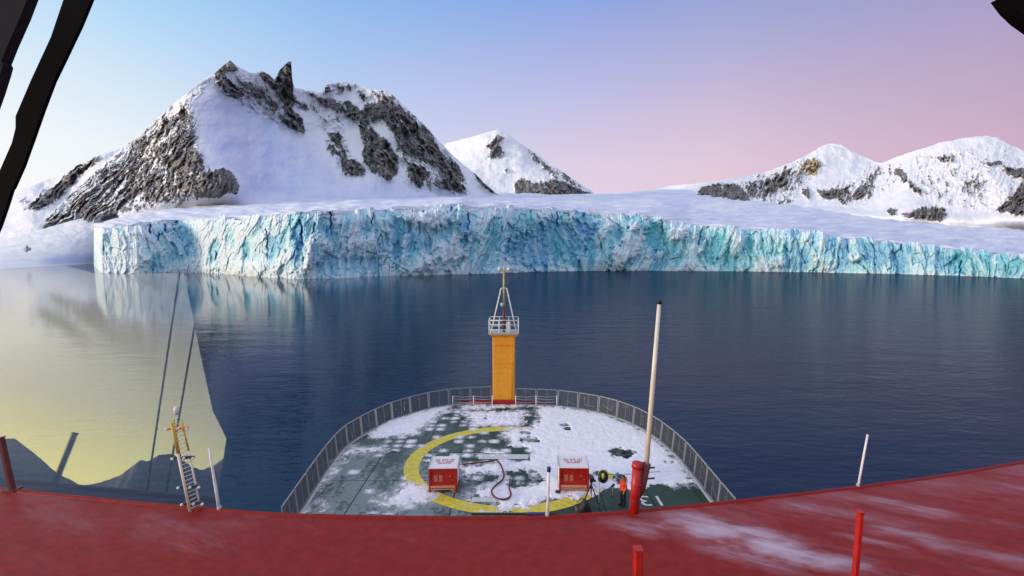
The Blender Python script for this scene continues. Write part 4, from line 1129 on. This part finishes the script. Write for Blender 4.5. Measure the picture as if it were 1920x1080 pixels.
MB().tube([(0, 0, 1.3), (.28, -.3, 1.12)], .018, 6).build('pan_bar', M_BLACK, tr, True)
MB().box((.20, -.05, 1.38), (.14, .05, .12)).build('monitor', M_BLACK, tr, bevel=.01)
lp_ = on_deck(1123, 953)
ls = thing('lamp_stand', 'yellow lamp with round black reflector on a thin stand', 'lamp', tuple(lp_))
MB().tube([(0, 0, 0), (0, 0, 1.75)], .022, 8).build('pole', M_STEEL, ls, True)
for a in (30, 150, 270):
    d = Vector((math.cos(R(a)), math.sin(R(a)), 0)); MB().tube([(0, 0, .35), d * .35 + Vector((0, 0, .01))], .014, 6).build('foot', M_BLACK, ls, True)
MB().box((.02, 0, 1.72), (.16, .14, .2)).build('clamp', M_BLACK, ls, bevel=.02)
MB().tube([(.15, .02, 1.86), (.20, -.12, 1.92), (.24, -.16, 1.93)], [.12, .36, .33], 16).build('reflector', M_BLACK, ls, True)
MB().tube([(.02, -.20, 1.96), (.10, -.17, 1.98), (.22, -.17, 1.97)], [.14, .20, .17], 12).build('lamp_head', M_LAMPY, ls, True)
mp_ = on_deck(1148, 931)
ms = thing('microphone_stand', 'small black microphone on a short thin stand beside the person', 'microphone', tuple(mp_))
MB().tube([(0, 0, 0), (0, 0, .62)], .012, 6).build('pole', M_STEEL, ms, True)
MB().tube([(-.07, 0, .58), (-.02, 0, .66), (.10, 0, .74), (.14, 0, .76)], [.03, .065, .075, .04], 10).build('windshield', M_BLACK, ms, True)
MB().box((0, 0, .012), (.2, .2, .024)).build('foot', M_BLACK, ms)
bg_ = on_deck(1092, 961)
bgt = thing('equipment_bag', 'large black equipment bag slumped on the deck by the tripod', 'bag', tuple(bg_))
bm = bmesh.new(); bmesh.ops.create_icosphere(bm, subdivisions=3, radius=1)
for q in bm.verts:
    q.co = Vector((q.co.x * .52 * (1 - .15 * q.co.z), q.co.y * .36, (abs(q.co.z) ** .8 * (1 if q.co.z > 0 else -.12)) * (.62 + .16 * math.sin(q.co.x * 4)) + .06))
me = bpy.data.meshes.new('body'); bm.to_mesh(me); bm.free(); link('body', me, M_BLACK, bgt)
MB().tube([(-.3, 0, .55), (-.15, 0, .80), (.15, 0, .80), (.3, 0, .50)], .025, 8).build('handle', M_BLACK, bgt, True)
cs = on_deck(1046, 926)
ct = thing('small_case', 'small black case lying at the left foot of the right box', 'case', tuple(cs), R(-30))
MB().box((0, 0, .12), (.30, .20, .16)).build('body', M_BLACK, ct, bevel=.02)
MB().tube([(-.06, 0, .20), (-.05, 0, .235), (.05, 0, .235), (.06, 0, .20)], .012, 6).build('handle', M_DSTEEL, ct, True)
db = on_deck(1166, 853)
dk = thing('deck_fitting', 'dark deck fitting poking through the snow on the right', 'deck fitting', tuple(db))
MB().tube([(0, 0, 0), (0, 0, .12)], [.50, .42], 16).build('base', M_DSTEEL, dk, True)
MB().tube([(.1, .1, .1), (.1, .1, .28)], [.22, .16], 12).build('dome', M_BLACK, dk, True)
MB().bar((.1, .1, .2), (.75, .25, .16), .05).build('handle', M_DSTEEL, dk)

def skin_mesh(name, verts, edges, radii, root=0, levels=2):
    me = bpy.data.meshes.new(name); me.from_pydata([tuple(q) for q in verts], edges, [])
    o = bpy.data.objects.new(name, me); COL.objects.link(o)
    md = o.modifiers.new('skin', 'SKIN'); md.use_smooth_shade = True; md.branch_smoothing = .6
    for i, r in enumerate(radii):
        r = r if isinstance(r, tuple) else (r, r)
        me.skin_vertices[0].data[i].radius = r
    me.skin_vertices[0].data[root].use_root = True
    sb = o.modifiers.new('sub', 'SUBSURF'); sb.levels = levels; sb.render_levels = levels
    bpy.context.view_layer.update()
    dg = bpy.context.evaluated_depsgraph_get()
    m2 = bpy.data.meshes.new_from_object(o.evaluated_get(dg)); m2.name = name
    bpy.data.objects.remove(o); bpy.data.meshes.remove(me)
    for p in m2.polygons: p.use_smooth = True
    return m2
def person():
    q = on_deck(1168, 947)
    t = thing('person', 'person in orange red hooded jacket and black trousers standing by the red post', 'person', tuple(q), R(-70))
    # local frame: the person faces -y
    J = {}
    V = []; Ed = []; Rd = []
    def v(n, c, r): J[n] = len(V); V.append(c); Rd.append(r)
    def e(a, b): Ed.append((J[a], J[b]))
    v('pelvis', (0, 0, .95), (.12, .085)); v('waist', (0, 0, 1.12), (.14, .10)); v('chest', (0, .0, 1.32), (.165, .115)); v('neckb', (0, .01, 1.48), (.07, .07)); v('neck', (0, .0, 1.545), .055)
    v('skull', (0, -.015, 1.625), (.075, .085)); v('crown', (0, -.005, 1.715), (.068, .078))
    for n in ('waist', 'chest', 'neckb', 'neck', 'skull', 'crown'):
        pass
    for a, b in (('pelvis', 'waist'), ('waist', 'chest'), ('chest', 'neckb'), ('neckb', 'neck'), ('neck', 'skull'), ('skull', 'crown')): e(a, b)
    for s, n in ((-1, 'r'), (1, 'l')):
        st = .03 * s
        v('hip' + n, (s * .09, 0, .90), .075); v('knee' + n, (s * .105, -.02 + st, .50), .052); v('ankle' + n, (s * .11, .02 + st, .09), .045); v('toe' + n, (s * .125, -.15 + st, .045), (.045, .035))
        e('pelvis', 'hip' + n); e('hip' + n, 'knee' + n); e('knee' + n, 'ankle' + n); e('ankle' + n, 'toe' + n)
        v('sh' + n, (s * .19, .0, 1.41), .062); v('el' + n, (s * .245, .03, 1.14), .047); v('wr' + n, (s * .24, -.09, .93), .034)
        v('palm' + n, (s * .24, -.115, .86), (.035, .02))
        e('chest', 'sh' + n); e('sh' + n, 'el' + n); e('el' + n, 'wr' + n); e('wr' + n, 'palm' + n)
        for k in range(4):
            fn = 'f%d%s' % (k, n); v(fn, (s * .24, -.15 + k * .022, .795 - (.012 if k in (1, 2) else 0)), .0095); v(fn + 't', (s * .225, -.158 + k * .022, .755 - (.012 if k in (1, 2) else 0)), .008)
            e('palm' + n, fn); e(fn, fn + 't')
        v('th' + n, (s * .225, -.165, .835), .011); e('palm' + n, 'th' + n)
    body = skin_mesh('body', V, Ed, Rd, 0)
    b = link('body', body, M_SKIN, t)
    # face: nose, eyes, mouth, ears
    f = MB(); f.tube([(0, -.095, 1.665), (0, -.118, 1.635), (0, -.10, 1.622)], [.008, .014, .008], 8); f.build('nose', M_SKIN, b, True)
    for s in (-1, 1):
        MB().tube([(s * .032, -.088, 1.668), (s * .032, -.096, 1.668)], [.011, .008], 8).build('eye', M_BLACK, b, True)
        MB().tube([(s * .080, .005, 1.67), (s * .090, .010, 1.65), (s * .082, .005, 1.62)], [.012, .016, .010], 8).build('ear', M_SKIN, b, True)
    MB().box((0, -.088, 1.590), (.045, .012, .010)).build('mouth', M_BROWN, b)
    # hair
    bm = bmesh.new(); bmesh.ops.create_icosphere(bm, subdivisions=3, radius=1)
    bmesh.ops.delete(bm, geom=[x for x in bm.verts if x.co.z < -.05 + (.55 if x.co.y < -.45 else 0) - (.4 if x.co.y > .4 else 0)], context='VERTS')
    for x in bm.verts: x.co = Vector((x.co.x * .094, x.co.y * .112 + .012, x.co.z * .10 + 1.69))
    me = bpy.data.meshes.new('hair'); bm.to_mesh(me); bm.free(); link('hair', me, M_BLACK, t)
    # jacket
    V2 = [(0, 0, .80), (0, 0, 1.0), (0, 0, 1.15), (0, 0, 1.33), (0, .01, 1.47), (0, .015, 1.53)]; R2 = [(.21, .165), (.20, .155), (.19, .15), (.205, .155), (.12, .11), (.10, .10)]
    E2 = [(0, 1), (1, 2), (2, 3), (3, 4), (4, 5)]
    for s in (-1, 1):
        i = len(V2)
        V2 += [(s * .20, .0, 1.41), (s * .26, .03, 1.14), (s * .25, -.07, .965)]; R2 += [.095, .078, .062]; E2 += [(3, i), (i, i + 1), (i + 1, i + 2)]
    link('jacket', skin_mesh('jacket', V2, E2, R2, 0), M_ORANGE, t)
    MB().tube([(-.12, .02, 1.52), (-.08, .13, 1.55), (0, .165, 1.56), (.08, .13, 1.55), (.12, .02, 1.52)], [.05, .075, .085, .075, .05], 12).build('hood', M_ORANGE, t, True)
    V3 = [(0, 0, 1.06), (0, 0, .93)]; R3 = [(.19, .15), (.205, .165)]; E3 = [(0, 1)]
    for s in (-1, 1):
        i = len(V3); st = .03 * s
        V3 += [(s * .095, 0, .82), (s * .105, -.02 + st, .50), (s * .11, .02 + st, .10)]; R3 += [.14, .100, .085]; E3 += [(1, i), (i, i + 1), (i + 1, i + 2)]
    link('trousers', skin_mesh('trousers', V3, E3, R3, 0), M_TROUS, t)
    for s in (-1, 1):
        st = .03 * s
        MB().tube([(s * .11, .06 + st, .06), (s * .115, -.04 + st, .065), (s * .125, -.15 + st, .05), (s * .127, -.20 + st, .045)], [.06, .065, .055, .03], 10).build('boot', M_BLACK, t, True)
person()

# ------------------------------------------------------------------ land astern, only seen mirrored in the added glass screen
GM = bpy.data.materials.new('added_screen_glass'); GM.use_nodes = True
_t = GM.node_tree; _t.nodes.remove(_t.nodes['Principled BSDF'])
_a = _t.nodes.new('ShaderNodeBsdfTransparent'); _b = _t.nodes.new('ShaderNodeBsdfGlossy'); _m = _t.nodes.new('ShaderNodeMixShader')
_b.inputs['Roughness'].default_value = 0.0; _m.inputs[0].default_value = .13; _t.links.new(_a.outputs[0], _m.inputs[1]); _t.links.new(_b.outputs[0], _m.inputs[2])
_t.links.new(_m.outputs[0], _t.nodes['Material Output'].inputs[0])
def screen(name, label, outline, px_a, px_b, tilt, glass=None):  # invented pane on the roof edge, stands in for bridge window reflections
    a = at_edge(px_a); b = at_edge(px_b)
    d = Vector((b[0] - a[0], b[1] - a[1], 0)).normalized(); fw = Vector((-d.y, d.x, 0))
    if fw.y < 0: fw = -fw
    up = (fw * math.sin(tilt) + Vector((0, 0, 1)) * math.cos(tilt)).normalized()
    n = d.cross(up).normalized()
    if n.y > 0: n = -n
    o = Vector(((a[0] + b[0]) / 2, (a[1] + b[1]) / 2, ROOF)) + fw * .30
    pts = []
    for q in outline:
        r = Vector(ray(*q)); k = (o - Vector(CAM)).dot(n) / r.dot(n); pts.append(Vector(CAM) + r * k)
    t = thing(name, label, 'glass screen', tuple(o))
    v = [tuple(p - o) for p in pts] + [tuple(p - o - n * .010) for p in pts]; m = len(pts)
    pane = MB().add(v, [tuple(range(m)), tuple(reversed(range(m, 2 * m)))] + [(i, (i + 1) % m, m + (i + 1) % m, m + i) for i in range(m)]).build('pane', glass or GM, t)
    return o, n, t
SO, SN, ST = screen('added_glass_screen', 'added tilted glass screen at the left roof edge to mirror the yellow sunset', [(-40, 508), (60, 501), (120, 498), (178, 513), (345, 512), (358, 580), (372, 650), (398, 770), (424, 822), (404, 962), (-40, 918)], 60, 400, R(TILT))
def stay(q0, q1, label):
    w = []
    for q in (q0, q1):
        v = Vector(CAM) + Vector(ray(*q)) * 15.0; w.append(v - 2 * (v - SO).dot(SN) * SN)
    a, b = (w[0], w[1]) if w[0].z < w[1].z else (w[1], w[0])
    d = (b - a).normalized(); a = a + d * ((ROOF - a.z) / d.z); b = b + d * 6
    t = thing('stay_wire', label, 'rigging', tuple(a))
    MB().tube([(0, 0, 0), b - a], .028, 8).build('wire', M_BLACK, t, True)
stay((329, 560), (284, 862), 'dark stay wire mirrored in the added glass screen, leftmost of two')
stay((368, 590), (334, 790), 'dark stay wire mirrored in the added glass screen, nearer its right edge')
def mirrored_dir(px, py):
    r = Vector(ray(px, py)).normalized(); return r - 2 * r.dot(SN) * SN
AST = [(-260, 700), (-150, 770), (-60, 812), (0, 822), (24, 823), (60, 850), (100, 884), (150, 912), (190, 903), (220, 893), (240, 880), (262, 861), (274, 866), (290, 856), (316, 850), (332, 857), (360, 876), (380, 882), (404, 870), (430, 850), (520, 840), (640, 860), (760, 850), (900, 870)]
def astern():
    out = []
    for x in np.arange(-260, 900, 4.0):
        y = pl(AST, x) + float(fbm(np.array(x / 18.0), np.array(2.0), 4, 13)) * 2.5
        out.append(mirrored_dir(x, y))
    D = np.array([list(q) for q in out])
    rows = []
    h = np.hypot(D[:, 0], D[:, 1]); el = np.maximum(D[:, 2] / h, .02)
    for k, (rr, f) in enumerate(((4200, -.01), (5200, .45), (6000, 1.0), (6900, .5), (8000, -.01))):
        rg_ = rr * (1 + .03 * fbm(np.arange(len(D)) / 9, np.arange(len(D)) * 0 + k, 3, 2))
        z = CAM[2] + 6000 * el * f if f != 1.0 else CAM[2] + rg_ * el
        rows.append(np.stack([D[:, 0] / h * rg_, D[:, 1] / h * rg_, z if f > 0 else np.full(len(D), -5.0)], -1))
    P = np.stack(rows, 0); A = np.zeros(P.shape); A[..., 0] = .75
    return grid_mesh('astern', P, A)
tag(link('mountain', astern(), M_TERR), 'dark mountains astern', kind='structure')
# ------------------------------------------------------------------ window frame the camera looks past
def frame_piece(name, outline, y, depth, mat, label, bolts=()):
    t0 = at_y(*outline[0], y)
    t = thing(name, label, 'window frame', tuple(t0))
    P = [at_y(*q, y) - t0 for q in outline]; n = len(P)
    v = [tuple(q) for q in P] + [(q[0], q[1] + depth, q[2]) for q in P]
    MB().add(v, [tuple(range(n)), tuple(reversed(range(n, 2 * n)))] + [(i, (i + 1) % n, n + (i + 1) % n, n + i) for i in range(n)]).build('mullion', mat, t)
    for bq, br in bolts:
        c = at_y(*bq, y) - t0; MB().tube([(c[0], c[1] - .012, c[2]), (c[0], c[1] + .01, c[2])], br, 12).build('bolt', M_STEEL, t, True)
    return t
frame_piece('window_frame', [(178, -20), (150, 48), (118, 115), (100, 152), (80, 205), (60, 262), (42, 312), (24, 352), (21, 356), (12, 385), (-2, 425), (-60, 560), (-70, 500), (0, 318), (22, 268), (29, 240), (29, 218), (58, 150), (95, 70), (122, -10)], 1.6, .012, M_FRAME, 'black slanting window frame bar across the upper left corner')
frame_piece('window_frame', [(80, -20), (58, 38), (34, 92), (22, 122), (25, 128), (22, 140), (10, 178), (-5, 220), (-60, 330), (-80, -20)], 1.5, -.03, M_FRAME2, 'dark grey bolted frame plate at the far upper left', [((12, 133), .006)])
frame_piece('window_frame', [(1886, -10), (1904, 14), (1925, 34), (1990, 80), (1990, -10)], 1.6, .05, M_FRAME, 'black frame corner at the upper right')
